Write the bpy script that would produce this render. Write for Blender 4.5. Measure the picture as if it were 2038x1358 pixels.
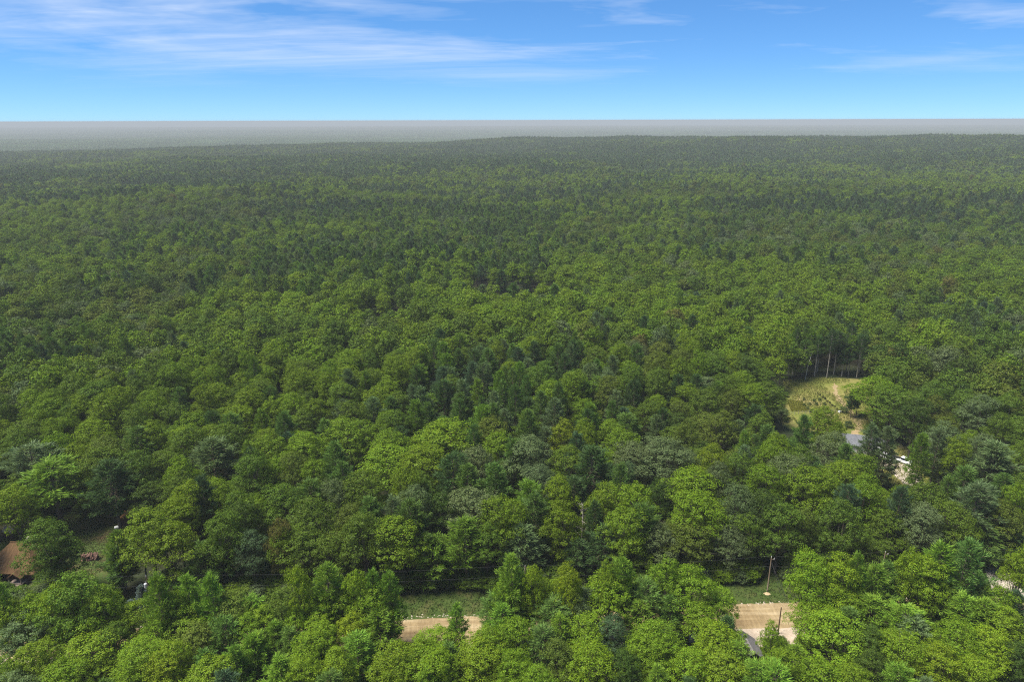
import bpy, math, random
import numpy as np
from mathutils import Matrix, Vector

for o in list(bpy.data.objects):
    bpy.data.objects.remove(o)
scene = bpy.context.scene
COL = scene.collection
R = math.radians

# ------------------------------------------------------------------ camera
W_PX, H_PX, F_PX = 2038.0, 1358.0, 1402.0
CAM_Z, PITCH, ROLL = 95.0, R(17.43), R(0.16)
fwd = Vector((0, math.cos(PITCH), -math.sin(PITCH)))
up0 = Vector((0, math.sin(PITCH), math.cos(PITCH)))
rt0 = Vector((1, 0, 0))
rt = rt0 * math.cos(ROLL) - up0 * math.sin(ROLL)
up = rt0 * math.sin(ROLL) + up0 * math.cos(ROLL)
cam_data = bpy.data.cameras.new('camera')
cam_data.sensor_width = 36.0
cam_data.lens = 36.0 * F_PX / W_PX
cam_data.clip_start = 0.5
cam_data.clip_end = 80000
cam = bpy.data.objects.new('camera', cam_data)
cam.matrix_world = Matrix(((rt.x, up.x, -fwd.x, 0), (rt.y, up.y, -fwd.y, 0), (rt.z, up.z, -fwd.z, CAM_Z), (0, 0, 0, 1)))
COL.objects.link(cam)
scene.camera = cam

# ------------------------------------------------------------------ sky, sun, exposure
SUN_ELEV, SUN_AZ = R(64), R(258)          # azimuth clockwise from +Y: high, from the left
world = bpy.data.worlds.new('World')
scene.world = world
world.use_nodes = True
wn, wl = world.node_tree.nodes, world.node_tree.links
wn.clear()
sky = wn.new('ShaderNodeTexSky')
sky.sky_type = 'NISHITA'
sky.sun_disc = False
sky.sun_elevation = SUN_ELEV
sky.sun_rotation = SUN_AZ
sky.altitude = 5000
sky.air_density = 1.0
sky.dust_density = 0.0
sky.ozone_density = 6.0
hsv = wn.new('ShaderNodeHueSaturation')
hsv.inputs['Saturation'].default_value = 1.2
hsv.inputs['Value'].default_value = 1.36
gam = wn.new('ShaderNodeGamma'); gam.inputs[1].default_value = .65
wl.new(sky.outputs[0], gam.inputs[0])
wl.new(gam.outputs[0], hsv.inputs['Color'])
# thin cirrus, laid out on a flat layer high above the whole landscape
tc = wn.new('ShaderNodeTexCoord')
sep = wn.new('ShaderNodeSeparateXYZ')
wl.new(tc.outputs['Generated'], sep.inputs[0])
def wmath(op, a, b=None):
    n = wn.new('ShaderNodeMath'); n.operation = op
    for i, v in enumerate((a, b)):
        if v is None: continue
        if hasattr(v, 'type'): wl.new(v, n.inputs[i])
        else: n.inputs[i].default_value = v
    return n.outputs[0]
zz = wmath('ADD', wmath('MAXIMUM', sep.outputs[2], 0.0), 0.045)
u_ = wmath('DIVIDE', sep.outputs[0], zz)
v_ = wmath('DIVIDE', sep.outputs[1], zz)
cmb = wn.new('ShaderNodeCombineXYZ')
wl.new(u_, cmb.inputs[0]); wl.new(v_, cmb.inputs[1])
mp = wn.new('ShaderNodeMapping')
mp.inputs['Rotation'].default_value = (0, 0, R(14))
mp.inputs['Scale'].default_value = (0.22, 0.30, 1)
mp.inputs['Location'].default_value = (12.05, 1.9, 0)
wl.new(cmb.outputs[0], mp.inputs[0])
warp = wn.new('ShaderNodeTexNoise')
warp.inputs['Scale'].default_value = 0.9; warp.inputs['Detail'].default_value = 3
wl.new(mp.outputs[0], warp.inputs['Vector'])
wadd = wn.new('ShaderNodeVectorMath'); wadd.operation = 'MULTIPLY_ADD'
wl.new(warp.outputs['Color'], wadd.inputs[0])
wadd.inputs[1].default_value = (0.9, 0.5, 0)
wl.new(mp.outputs[0], wadd.inputs[2])
n1 = wn.new('ShaderNodeTexNoise')
n1.inputs['Scale'].default_value = 1.0; n1.inputs['Detail'].default_value = 6; n1.inputs['Roughness'].default_value = 0.62
wl.new(wadd.outputs[0], n1.inputs['Vector'])
mp2 = wn.new('ShaderNodeMapping')
mp2.inputs['Scale'].default_value = (0.35, 2.6, 1); mp2.inputs['Rotation'].default_value = (0, 0, R(-9))
wl.new(wadd.outputs[0], mp2.inputs[0])
n2 = wn.new('ShaderNodeTexNoise')
n2.inputs['Scale'].default_value = 1.6; n2.inputs['Detail'].default_value = 4; n2.inputs['Roughness'].default_value = 0.7
wl.new(mp2.outputs[0], n2.inputs['Vector'])
mr = wn.new('ShaderNodeMapRange')
mr.inputs[1].default_value = 0.47; mr.inputs[2].default_value = 0.66
wl.new(n1.outputs[0], mr.inputs[0])
mr2 = wn.new('ShaderNodeMapRange')
mr2.inputs[1].default_value = 0.30; mr2.inputs[2].default_value = 0.75
wl.new(n2.outputs[0], mr2.inputs[0])
cov = wmath('MULTIPLY', mr.outputs[0], wmath('ADD', wmath('MULTIPLY', mr2.outputs[0], 0.75), 0.25))
lowf = wn.new('ShaderNodeMapRange'); lowf.inputs[1].default_value = .03; lowf.inputs[2].default_value = .10; wl.new(sep.outputs[2], lowf.inputs[0])
cov = wmath('MULTIPLY', wmath('MULTIPLY', cov, lowf.outputs[0]), 1.0)
mix = wn.new('ShaderNodeMix'); mix.data_type = 'RGBA'
wl.new(cov, mix.inputs['Factor'])
tintn = wn.new('ShaderNodeMix'); tintn.data_type = 'RGBA'; tintn.blend_type = 'MULTIPLY'
tintn.inputs['Factor'].default_value = 1.0
tintn.inputs['B'].default_value = (1.16, 1.70, 2.16, 1)
wl.new(hsv.outputs[0], tintn.inputs['A'])
wl.new(tintn.outputs['Result'], mix.inputs['A'])
mix.inputs['B'].default_value = (8.2, 9.2, 11.0, 1)
bg = wn.new('ShaderNodeBackground')
bg.inputs['Strength'].default_value = 0.051
wl.new(mix.outputs['Result'], bg.inputs['Color'])
wo = wn.new('ShaderNodeOutputWorld')
wl.new(bg.outputs[0], wo.inputs['Surface'])

sun_data = bpy.data.lights.new('sun', 'SUN')
sun_data.energy = 4.9
sun_data.angle = R(24)
sun_data.color = (1.0, 0.95, 0.85)
sun = bpy.data.objects.new('sun', sun_data)
sd = Vector((math.sin(SUN_AZ) * math.cos(SUN_ELEV), math.cos(SUN_AZ) * math.cos(SUN_ELEV), math.sin(SUN_ELEV)))
sun.rotation_euler = sd.to_track_quat('Z', 'Y').to_euler()
sun.location = (0, 0, 200)
COL.objects.link(sun)

vs = scene.view_settings
vs.view_transform = 'Standard'
vs.look = 'None'
vs.exposure = 0.97
vs.gamma = 1.0
vs.use_curve_mapping = False
cy = scene.cycles
cy.max_bounces = 5
cy.diffuse_bounces = 3
cy.glossy_bounces = 1
cy.transmission_bounces = 3
cy.volume_bounces = 0
cy.transparent_max_bounces = 4
cy.use_denoising = False
cy.sample_clamp_indirect = 4.0
cy.filter_width = 1.15

# ------------------------------------------------------------------ projection helpers (world <-> photograph pixel, for survey only)
CAMP = np.array([0, 0, CAM_Z])
RT, UP, FW = (np.array(v) for v in (rt, up, fwd))
def proj(P):
    d = np.asarray(P, float) - CAMP
    z = d @ FW
    return np.stack([W_PX / 2 + F_PX * (d @ RT) / z, H_PX / 2 - F_PX * (d @ UP) / z], -1)
def G(px, py, z=0.0):
    d = FW + RT * (px - W_PX / 2) / F_PX - UP * (py - H_PX / 2) / F_PX
    t = (z - CAM_Z) / d[2]
    p = CAMP + d * t
    return float(p[0]), float(p[1])
def px_per_m(x, y, z=0.0):
    return F_PX / float((np.array([x, y, z]) - CAMP) @ FW)

# ------------------------------------------------------------------ small value-noise and terrain
def _hash(i, j, s):
    n = (i * 374761393 + j * 668265263 + s * 974711) & 0xffffffff
    n = ((n ^ (n >> 13)) * 1274126177) & 0xffffffff
    return ((n ^ (n >> 16)) & 0xffff) / 65535.0
def vnoise(x, y, s=0):
    x = np.asarray(x, float); y = np.asarray(y, float)
    i = np.floor(x).astype(np.int64); j = np.floor(y).astype(np.int64)
    fx = x - i; fy = y - j
    fx = fx * fx * (3 - 2 * fx); fy = fy * fy * (3 - 2 * fy)
    a = _hash(i, j, s); b = _hash(i + 1, j, s); c = _hash(i, j + 1, s); d = _hash(i + 1, j + 1, s)
    return a + (b - a) * fx + (c - a) * fy + (a - b - c + d) * fx * fy
def sstep(a, b, x):
    t = np.clip((x - a) / (b - a), 0, 1)
    return t * t * (3 - 2 * t)
def terrain(x, y):
    x = np.asarray(x, float); y = np.asarray(y, float)
    d = np.hypot(x, y) + 1e-6
    s = np.clip(x / d, -0.75, 0.75)                       # where across the view
    ridge = 9 + 38 * s + 7 * (vnoise(x / 700, y / 900, 3) - .5)
    shape = sstep(900, 2450, d) * (1 - sstep(2550, 3500, d))
    z = ridge * shape
    z += (vnoise(x / 330, y / 260, 7) - .5) * 15 * sstep(300, 800, d) * (1 - sstep(2400, 3200, d))
    z += (vnoise(x / 130, y / 110, 9) - .5) * 5 * sstep(280, 600, d) * (1 - sstep(2400, 3200, d))
    z += (vnoise(x / 1900, y / 1500, 5) - .5) * 34 * sstep(3500, 5000, d) * (1 - sstep(9000, 15000, d)) - 46 * sstep(2550, 3700, d)
    return z

# ------------------------------------------------------------------ materials
def mat(name):
    m = bpy.data.materials.new(name); m.use_nodes = True
    n, l = m.node_tree.nodes, m.node_tree.links
    n.clear()
    out = n.new('ShaderNodeOutputMaterial')
    return m, n, l, out
def ramp(n, stops):
    r = n.new('ShaderNodeValToRGB')
    e = r.color_ramp.elements
    while len(e) < len(stops): e.new(0.5)
    for k, (p, c) in enumerate(stops):
        e[k].position = p; e[k].color = (*c, 1)
    return r
def noise(n, l, scale, detail=4, rough=.6, vec=None, stretch=None, rot=0):
    t = n.new('ShaderNodeTexNoise')
    t.inputs['Scale'].default_value = scale; t.inputs['Detail'].default_value = detail; t.inputs['Roughness'].default_value = rough
    if vec is None:
        g = n.new('ShaderNodeNewGeometry'); vec = g.outputs['Position']
    if stretch:
        m = n.new('ShaderNodeMapping'); m.inputs['Scale'].default_value = stretch; m.inputs['Rotation'].default_value = (0, 0, rot)
        l.new(vec, m.inputs[0]); vec = m.outputs[0]
    l.new(vec, t.inputs['Vector'])
    return t
def mixc(n, l, f, a, b, mode='MIX'):
    m = n.new('ShaderNodeMix'); m.data_type = 'RGBA'; m.blend_type = mode
    for s, v in (('Factor', f), ('A', a), ('B', b)):
        if hasattr(v, 'type'): l.new(v, m.inputs[s])
        elif s == 'Factor': m.inputs[s].default_value = v
        else: m.inputs[s].default_value = (*v, 1)
    return m.outputs['Result']
def bsdf(n, l, out, color, rough=.9, spec=.2, bump=None, bstr=.4, bdist=.1, metal=0):
    p = n.new('ShaderNodeBsdfPrincipled')
    p.inputs['Roughness'].default_value = rough
    p.inputs['Specular IOR Level'].default_value = spec
    p.inputs['Metallic'].default_value = metal
    if hasattr(color, 'type'): l.new(color, p.inputs['Base Color'])
    else: p.inputs['Base Color'].default_value = (*color, 1)
    if bump is not None:
        b = n.new('ShaderNodeBump'); b.inputs['Strength'].default_value = bstr; b.inputs['Distance'].default_value = bdist
        l.new(bump, b.inputs['Height']); l.new(b.outputs[0], p.inputs['Normal'])
    l.new(p.outputs[0], out.inputs['Surface'])
    return p
def simple(name, a, b=None, scale=3.0, rough=.85, spec=.25, stretch=None, bstr=.3, metal=0):
    m, n, l, out = mat(name)
    if b is None:
        bsdf(n, l, out, a, rough, spec, metal=metal)
    else:
        t = noise(n, l, scale, 5, .65, stretch=stretch)
        r = ramp(n, [(.3, a), (.7, b)]); l.new(t.outputs[0], r.inputs[0])
        bsdf(n, l, out, r.outputs[0], rough, spec, bump=t.outputs[0], bstr=bstr, bdist=.05, metal=metal)
    return m
def foliage(name, mass):
    """leaf: colour carried by each tree, varied from leaf to leaf; half the light passes through"""
    m, n, l, out = mat(name)
    if mass:
        a = n.new('ShaderNodeAttribute'); a.attribute_type = 'INSTANCER'; a.attribute_name = 'tint'; col = a.outputs['Color']
    else:
        a = n.new('ShaderNodeObjectInfo'); col = a.outputs['Color']
    g = n.new('ShaderNodeNewGeometry')
    h = n.new('ShaderNodeHueSaturation')
    mh = n.new('ShaderNodeMapRange'); mh.inputs[3].default_value = .485; mh.inputs[4].default_value = .515
    mv = n.new('ShaderNodeMapRange'); mv.inputs[3].default_value = .68; mv.inputs[4].default_value = 1.34
    wnz = n.new('ShaderNodeTexWhiteNoise'); wnz.noise_dimensions = '1D'
    l.new(g.outputs['Random Per Island'], mv.inputs[0]); l.new(g.outputs['Random Per Island'], wnz.inputs['W'])
    l.new(wnz.outputs['Value'], mh.inputs[0])
    l.new(mh.outputs[0], h.inputs['Hue']); l.new(mv.outputs[0], h.inputs['Value']); l.new(col, h.inputs['Color'])
    d = n.new('ShaderNodeBsdfDiffuse'); t = n.new('ShaderNodeBsdfTranslucent')
    l.new(h.outputs[0], d.inputs['Color'])
    tcl = mixc(n, l, 1.0, h.outputs[0], (1.15, 1.1, .55), 'MULTIPLY')
    l.new(tcl, t.inputs['Color'])
    mx = n.new('ShaderNodeMixShader'); mx.inputs[0].default_value = .3
    l.new(d.outputs[0], mx.inputs[1]); l.new(t.outputs[0], mx.inputs[2])
    gl = n.new('ShaderNodeBsdfGlossy'); gl.inputs['Roughness'].default_value = .5; gl.inputs['Color'].default_value = (1, 1, 1, 1)
    mg = n.new('ShaderNodeMixShader'); mg.inputs[0].default_value = .006
    l.new(mx.outputs[0], mg.inputs[1]); l.new(gl.outputs[0], mg.inputs[2])
    l.new(mg.outputs[0], out.inputs['Surface'])
    return m
M_LEAF = foliage('leaf', False)
M_MASS = foliage('leaf_mass', True)
M_BARK = simple('bark', (.055, .045, .036), (.13, .11, .09), 2.5, .95, .1, (1, 1, .25))
M_PBARK = simple('pine_bark', (.085, .062, .045), (.20, .155, .12), 2.0, .95, .1, (1, 1, .3))
M_PALEBARK = simple('pale_bark', (.20, .18, .15), (.42, .39, .34), 2.0, .9, .1, (1, 1, .4))
M_DEADWOOD = simple('dead_wood', (.17, .15, .13), (.33, .30, .27), 2.0, .95, .1, (1, 1, .3))

def ground_mat():
    m, n, l, out = mat('forest_floor')
    a = noise(n, l, .03, 4); b = noise(n, l, .9, 5, .7)
    r1 = ramp(n, [(.35, (.030, .026, .015)), (.65, (.022, .034, .012))]); l.new(a.outputs[0], r1.inputs[0])
    r2 = ramp(n, [(.3, (.5, .5, .5)), (.7, (1.5, 1.5, 1.5))]); l.new(b.outputs[0], r2.inputs[0])
    c = mixc(n, l, 1.0, r1.outputs[0], r2.outputs[0], 'MULTIPLY')
    bsdf(n, l, out, c, .95, .1, b.outputs[0], .6, .3)
    return m
M_GROUND = ground_mat()
def road_mat():
    m, n, l, out = mat('sand_road')
    a = noise(n, l, .5, 5, .65, stretch=(.10, 1.8, 1), rot=R(-3)); b = noise(n, l, 6, 4, .7); c0 = noise(n, l, .16, 4)
    w = noise(n, l, 1.0, 3, .5, stretch=(2.2, .35, 1), rot=R(-3))          # washboard
    r = ramp(n, [(.28, (.178, .124, .064)), (.5, (.252, .188, .100)), (.72, (.35, .278, .170))]); l.new(a.outputs[0], r.inputs[0])
    r2 = ramp(n, [(.25, (.72, .72, .72)), (.75, (1.25, 1.25, 1.25))]); l.new(b.outputs[0], r2.inputs[0])
    r3 = ramp(n, [(.32, (.80, .77, .74)), (.66, (1.14, 1.16, 1.20))]); l.new(c0.outputs[0], r3.inputs[0])
    r4 = ramp(n, [(.38, (.90, .90, .90)), (.62, (1.08, 1.08, 1.08))]); l.new(w.outputs[0], r4.inputs[0])
    c = mixc(n, l, 1, mixc(n, l, 1, mixc(n, l, 1, r.outputs[0], r2.outputs[0], 'MULTIPLY'), r3.outputs[0], 'MULTIPLY'), r4.outputs[0], 'MULTIPLY')
    bsdf(n, l, out, c, .95, .1, a.outputs[0], .5, .2)
    return m
M_ROAD = road_mat()
M_SHOULDER = simple('shoulder_sand', (.28, .22, .16), (.46, .38, .30), 1.3, .95, .1, bstr=.6)
M_STONE = simple('stone', (.32, .26, .20), (.55, .48, .40), 1.5, .9, .2)
M_DRIVE = simple('gravel_drive', (.30, .25, .20), (.50, .43, .36), .9, .95, .1, bstr=.5)
def patchy(name, stops, s1=.25, s2=3.0, bstr=.6):
    m, n, l, out = mat(name)
    a = noise(n, l, s1, 5, .65); b = noise(n, l, s2, 5, .75)
    r = ramp(n, stops); l.new(a.outputs[0], r.inputs[0])
    r2 = ramp(n, [(.28, (.55, .55, .55)), (.72, (1.45, 1.45, 1.45))]); l.new(b.outputs[0], r2.inputs[0])
    c = mixc(n, l, 1, r.outputs[0], r2.outputs[0], 'MULTIPLY')
    bsdf(n, l, out, c, .95, .1, b.outputs[0], bstr, .15)
    return m
M_VERGE = patchy('verge_grass', [(.3, (.034, .060, .012)), (.5, (.048, .072, .016)), (.68, (.075, .075, .026))], .3, 2.5)
M_LAWN = patchy('dry_lawn', [(.30, (.085, .054, .028)), (.42, (.080, .072, .028)), (.52, (.058, .088, .020))], .16, 2.5)
M_FIELD = patchy('field_grass', [(.30, (.085, .112, .022)), (.46, (.135, .145, .032)), (.58, (.185, .165, .055)), (.74, (.28, .22, .11))], .09, 1.5)

# ------------------------------------------------------------------ mesh helpers
class MB:
    def __init__(s): s.v, s.f = [], []
    def add(s, vs, fs):
        k = len(s.v); s.v += [tuple(map(float, p)) for p in vs]; s.f += [tuple(i + k for i in f) for f in fs]; return s
    def box(s, c, d, rz=0, rx=0):
        hx, hy, hz = d[0] / 2, d[1] / 2, d[2] / 2
        m = Matrix.Translation(c) @ Matrix.Rotation(rz, 4, 'Z') @ Matrix.Rotation(rx, 4, 'X')
        vs = [m @ Vector((x * hx, y * hy, z * hz)) for x in (-1, 1) for y in (-1, 1) for z in (-1, 1)]
        return s.add(vs, [(0, 1, 3, 2), (4, 6, 7, 5), (0, 4, 5, 1), (2, 3, 7, 6), (0, 2, 6, 4), (1, 5, 7, 3)])
    def tube(s, pts, rad, n=6, cap=True):
        pts = [Vector(p) for p in pts]; rad = rad if hasattr(rad, '__len__') else [rad] * len(pts)
        vs, fs = [], []
        for i, p in enumerate(pts):
            t = (pts[min(i + 1, len(pts) - 1)] - pts[max(i - 1, 0)]).normalized()
            a = t.orthogonal().normalized() if abs(t.z) > .9 else t.cross(Vector((0, 0, 1))).normalized()
            b = t.cross(a)
            for k in range(n):
                w = 2 * math.pi * k / n
                vs.append(p + (a * math.cos(w) + b * math.sin(w)) * rad[i])
        for i in range(len(pts) - 1):
            for k in range(n):
                fs.append((i * n + k, i * n + (k + 1) % n, (i + 1) * n + (k + 1) % n, (i + 1) * n + k))
        if cap:
            fs.append(tuple(range(n - 1, -1, -1))); fs.append(tuple((len(pts) - 1) * n + k for k in range(n)))
        return s.add(vs, fs)
    def prism(s, prof, x0, x1, axis='x'):
        """profile in (y,z) pulled along x (or (x,z) along y)"""
        n = len(prof)
        mk = (lambda t, p: (t, p[0], p[1])) if axis == 'x' else (lambda t, p: (p[0], t, p[1]))
        vs = [mk(x0, p) for p in prof] + [mk(x1, p) for p in prof]
        fs = [tuple(range(n))[::-1], tuple(range(n, 2 * n))] + [(i, (i + 1) % n, n + (i + 1) % n, n + i) for i in range(n)]
        return s.add(vs, fs)
    def mesh(s, name, m):
        me = bpy.data.meshes.new(name); me.from_pydata(s.v, [], s.f); me.update()
        me.materials.append(m); return me
    def build(s, name, m, parent=None):
        o = bpy.data.objects.new(name, s.mesh(name, m)); COL.objects.link(o); o.parent = parent; return o
def cards_mesh(name, V, nper, m):
    """V: (n*nper,3) loose faces with nper corners each"""
    me = bpy.data.meshes.new(name)
    nv = len(V); nf = nv // nper
    me.vertices.add(nv); me.vertices.foreach_set('co', V.astype(np.float32).ravel())
    me.loops.add(nv); me.loops.foreach_set('vertex_index', np.arange(nv, dtype=np.int32))
    me.polygons.add(nf)
    me.polygons.foreach_set('loop_start', np.arange(0, nv, nper, dtype=np.int32))
    me.update(calc_edges=True)
    me.materials.append(m)
    return me
def tag(o, label=None, cat=None, group=None, kind=None):
    for k, v in (('label', label), ('category', cat), ('group', group), ('kind', kind)):
        if v: o[k] = v
    return o
def empty(name, loc, rz=0, scale=None):
    o = bpy.data.objects.new(name, None); COL.objects.link(o)
    o.location = loc; o.rotation_euler = (0, 0, rz)
    if scale: o.scale = scale
    o.empty_display_size = .5
    return o

# ------------------------------------------------------------------ the ground, one sheet out to the horizon
rings = np.concatenate([np.linspace(0, 60, 4), np.linspace(70, 420, 60)[0:], np.geomspace(440, 20000, 70)])
NA = 240
ang = np.linspace(0, 2 * math.pi, NA, endpoint=False)
gx = rings[:, None] * np.sin(ang)[None]; gy = rings[:, None] * np.cos(ang)[None]
gz = terrain(gx, gy)
gv = np.stack([gx, gy, gz], -1).reshape(-1, 3)
gf = []
for i in range(len(rings) - 1):
    for k in range(NA):
        a, b = i * NA + k, i * NA + (k + 1) % NA
        gf.append((a, b, b + NA, a + NA))
me = bpy.data.meshes.new('ground'); me.from_pydata(gv.tolist(), [], gf); me.update(); me.materials.append(M_GROUND)
ground = bpy.data.objects.new('ground', me); COL.objects.link(ground)
tag(ground, 'dark leaf-littered forest floor under the trees', 'ground', kind='structure')

def strip(name, m, pts, widths, z, jit=.25, step=1.2, seed=1, crown=0.0):
    """a sheet along a path with wavering edges, its middle raised by crown"""
    rng = random.Random(seed)
    P = [Vector((*p, 0)) for p in pts]; out = []
    for i in range(len(P) - 1):
        k = max(1, int((P[i + 1] - P[i]).length / step))
        for j in range(k): out.append((P[i].lerp(P[i + 1], j / k), widths[i] + (widths[i + 1] - widths[i]) * j / k))
    out.append((P[-1], widths[-1]))
    vs, fs = [], []
    NC = 17 if crown else 7
    for i, (p, w) in enumerate(out):
        t = (out[min(i + 1, len(out) - 1)][0] - out[max(i - 1, 0)][0]).normalized(); nrm = Vector((-t.y, t.x, 0))
        a = -w / 2 + rng.uniform(-jit, jit); b = w / 2 + rng.uniform(-jit, jit)
        for k in range(NC):
            q = p + nrm * (a + (b - a) * k / (NC - 1))
            vs.append((q.x, q.y, z + crown * (math.sin(math.pi * k / (NC - 1)) - (.45 if k in (4, 6, 10, 12) else 0)) + (rng.uniform(0, .03) if crown else 0)))
    for i in range(len(out) - 1):
        for k in range(NC - 1):
            fs.append((i * NC + k + 1, i * NC + k, (i + 1) * NC + k, (i + 1) * NC + k + 1))
    me = bpy.data.meshes.new(name); me.from_pydata(vs, [], fs); me.update(); me.materials.append(m)
    o = bpy.data.objects.new(name, me); COL.objects.link(o); return o
def blob(name, m, poly, z, jit=.6, seed=1, sub=5, dome=0.0):
    """a sheet with a wavering outline given as ground points"""
    rng = random.Random(seed); out = []
    n = len(poly)
    for i in range(n):
        a, b = Vector(poly[i]), Vector(poly[(i + 1) % n])
        for j in range(sub):
            q = a.lerp(b, j / sub); out.append((q.x + rng.uniform(-jit, jit), q.y + rng.uniform(-jit, jit)))
    c = Vector((sum(p[0] for p in out) / len(out), sum(p[1] for p in out) / len(out)))
    vs = [(p[0], p[1], z) for p in out]
    fs = [tuple(range(len(out)))[::-1]]
    me = bpy.data.meshes.new(name); me.from_pydata(vs, [], fs); me.update(); me.materials.append(m)
    o = bpy.data.objects.new(name, me); COL.objects.link(o); return o

# road runs across the view, a little farther on the one side
def road_y(x): return 115.0 + .0535 * x
road_pts = [(x, road_y(x) + .5 * math.sin(x / 23)) for x in range(-140, 151, 10)]
tag(strip('dirt_road', M_ROAD, road_pts, [7.4] * len(road_pts), .012, .18, 1.0, 3, .10), 'graded tan dirt road crossing between the tree belts', 'road', kind='structure')
verge_pts = [(x, road_y(x) + 9.3) for x in range(-140, 151, 10)]
tag(strip('grass_verge', M_VERGE, verge_pts, [13.0] * len(verge_pts), .008, .5, 1.2, 4), 'green grass verge on the forest side of the road', 'verge', kind='structure')
sh = [(x, road_y(x) - 4.6) for x in range(-140, 151, 10)]
tag(strip('sand_shoulder', M_SHOULDER, sh, [3.0] * len(sh), .004, .6, 1.0, 6), 'pale sandy shoulder on the near side of the road', 'shoulder', kind='structure')
yard = [G(1475, 1250), G(1590, 1246), G(1600, 1330), G(1560, 1345), G(1490, 1300)]
tag(blob('sand_apron', M_SHOULDER, yard, .016, .4, 8), 'pale sandy pull-off below the dirt road by the wooden post', 'ground', kind='structure')
tag(blob('dry_lawn', M_LAWN, [G(60, 1050), G(120, 1022), G(260, 1020), G(275, 1055), G(215, 1110), G(225, 1170), G(320, 1170), G(330, 1225), G(255, 1225), G(170, 1170), G(60, 1180), G(0, 1175), G(-30, 1090)], .02, .8, 11), 'dry brown lawn around the brown cabin', 'lawn', kind='structure')
field_poly = [G(1560, 757), G(1640, 752), G(1735, 757), G(1760, 800), G(1745, 868), G(1800, 890), G(1875, 870), G(1880, 930), G(1840, 975), G(1790, 985), G(1735, 930), G(1690, 900), G(1640, 870), G(1560, 850)]
tag(blob('clearing_field', M_FIELD, field_poly, .02, 1.0, 12), 'sunlit yellow-green clearing with worn tan tracks', 'field', kind='structure')
drive = [G(1715, 892), G(1745, 905), G(1790, 930), G(1815, 958), G(1850, 1000), G(1915, 1060), G(1960, 1105), G(1985, 1140), G(2010, 1185)]
tag(strip('gravel_driveway', M_DRIVE, drive, [9, 10, 9.5, 6, 4.5, 4, 4, 4.5, 6], .035, .3, 1.0, 14), 'pale gravel driveway running from the grey-roofed house', 'driveway', kind='structure')
tag(strip('worn_track', simple('worn_earth', (.20, .15, .075), (.33, .25, .14), 1.2, .95, .1), [G(1660, 762), G(1665, 790), G(1690, 815), G(1712, 850), G(1700, 868)], [1.4, 1.6, 1.9, 2.2, 2], .045, .6, 1.0, 15), 'worn tan track across the clearing', 'path', kind='structure')

# ------------------------------------------------------------------ tree prototypes
def unit(v): return v / np.maximum(np.linalg.norm(v, axis=-1, keepdims=True), 1e-9)
def cards(P, Nrm, size, rng, aspect=.75):
    """a four-cornered leaf at each point, facing the given way, pointed at both ends"""
    n = len(P)
    a = unit(np.cross(Nrm, unit(rng.normal(size=(n, 3)))))
    b = np.cross(Nrm, a)
    s = size * rng.uniform(.7, 1.3, (n, 1))
    k = Nrm * s * .18
    V = np.stack([P - a * s - k, P - b * s * aspect + k * .6, P + a * s - k, P + b * s * aspect + k * .6], 1)
    return V.reshape(-1, 3)
def oak_shape(seed, H, Rr, base, nl):
    """the crown's boughs as a heap of rounded lobes: a leader, a shoulder ring and a skirt"""
    rng = np.random.default_rng(seed)
    ch = H - base; lobes = []
    lobes.append((np.array([rng.uniform(-.15, .15) * Rr, rng.uniform(-.15, .15) * Rr, H - .20 * ch]), np.array([.40 * Rr, .40 * Rr, .20 * ch])))
    for n, rr0, z0, s0 in ((nl - 1, .42, .74, .34), (nl + 2, .66, .48, .34), (nl - 2, .58, .20, .28)):
        a0 = rng.uniform(0, 6.28)
        for i in range(n):
            a = a0 + 6.283 * i / n + rng.uniform(-.4, .4)
            r = Rr * rr0 * rng.uniform(.78, 1.18); z = base + ch * (z0 + rng.uniform(-.09, .09))
            rr = Rr * s0 * rng.uniform(.75, 1.15)
            lobes.append((np.array([math.cos(a) * r, math.sin(a) * r, z]), np.array([rr, rr, rr * rng.uniform(.75, 1.0)])))
    return lobes, rng
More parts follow.
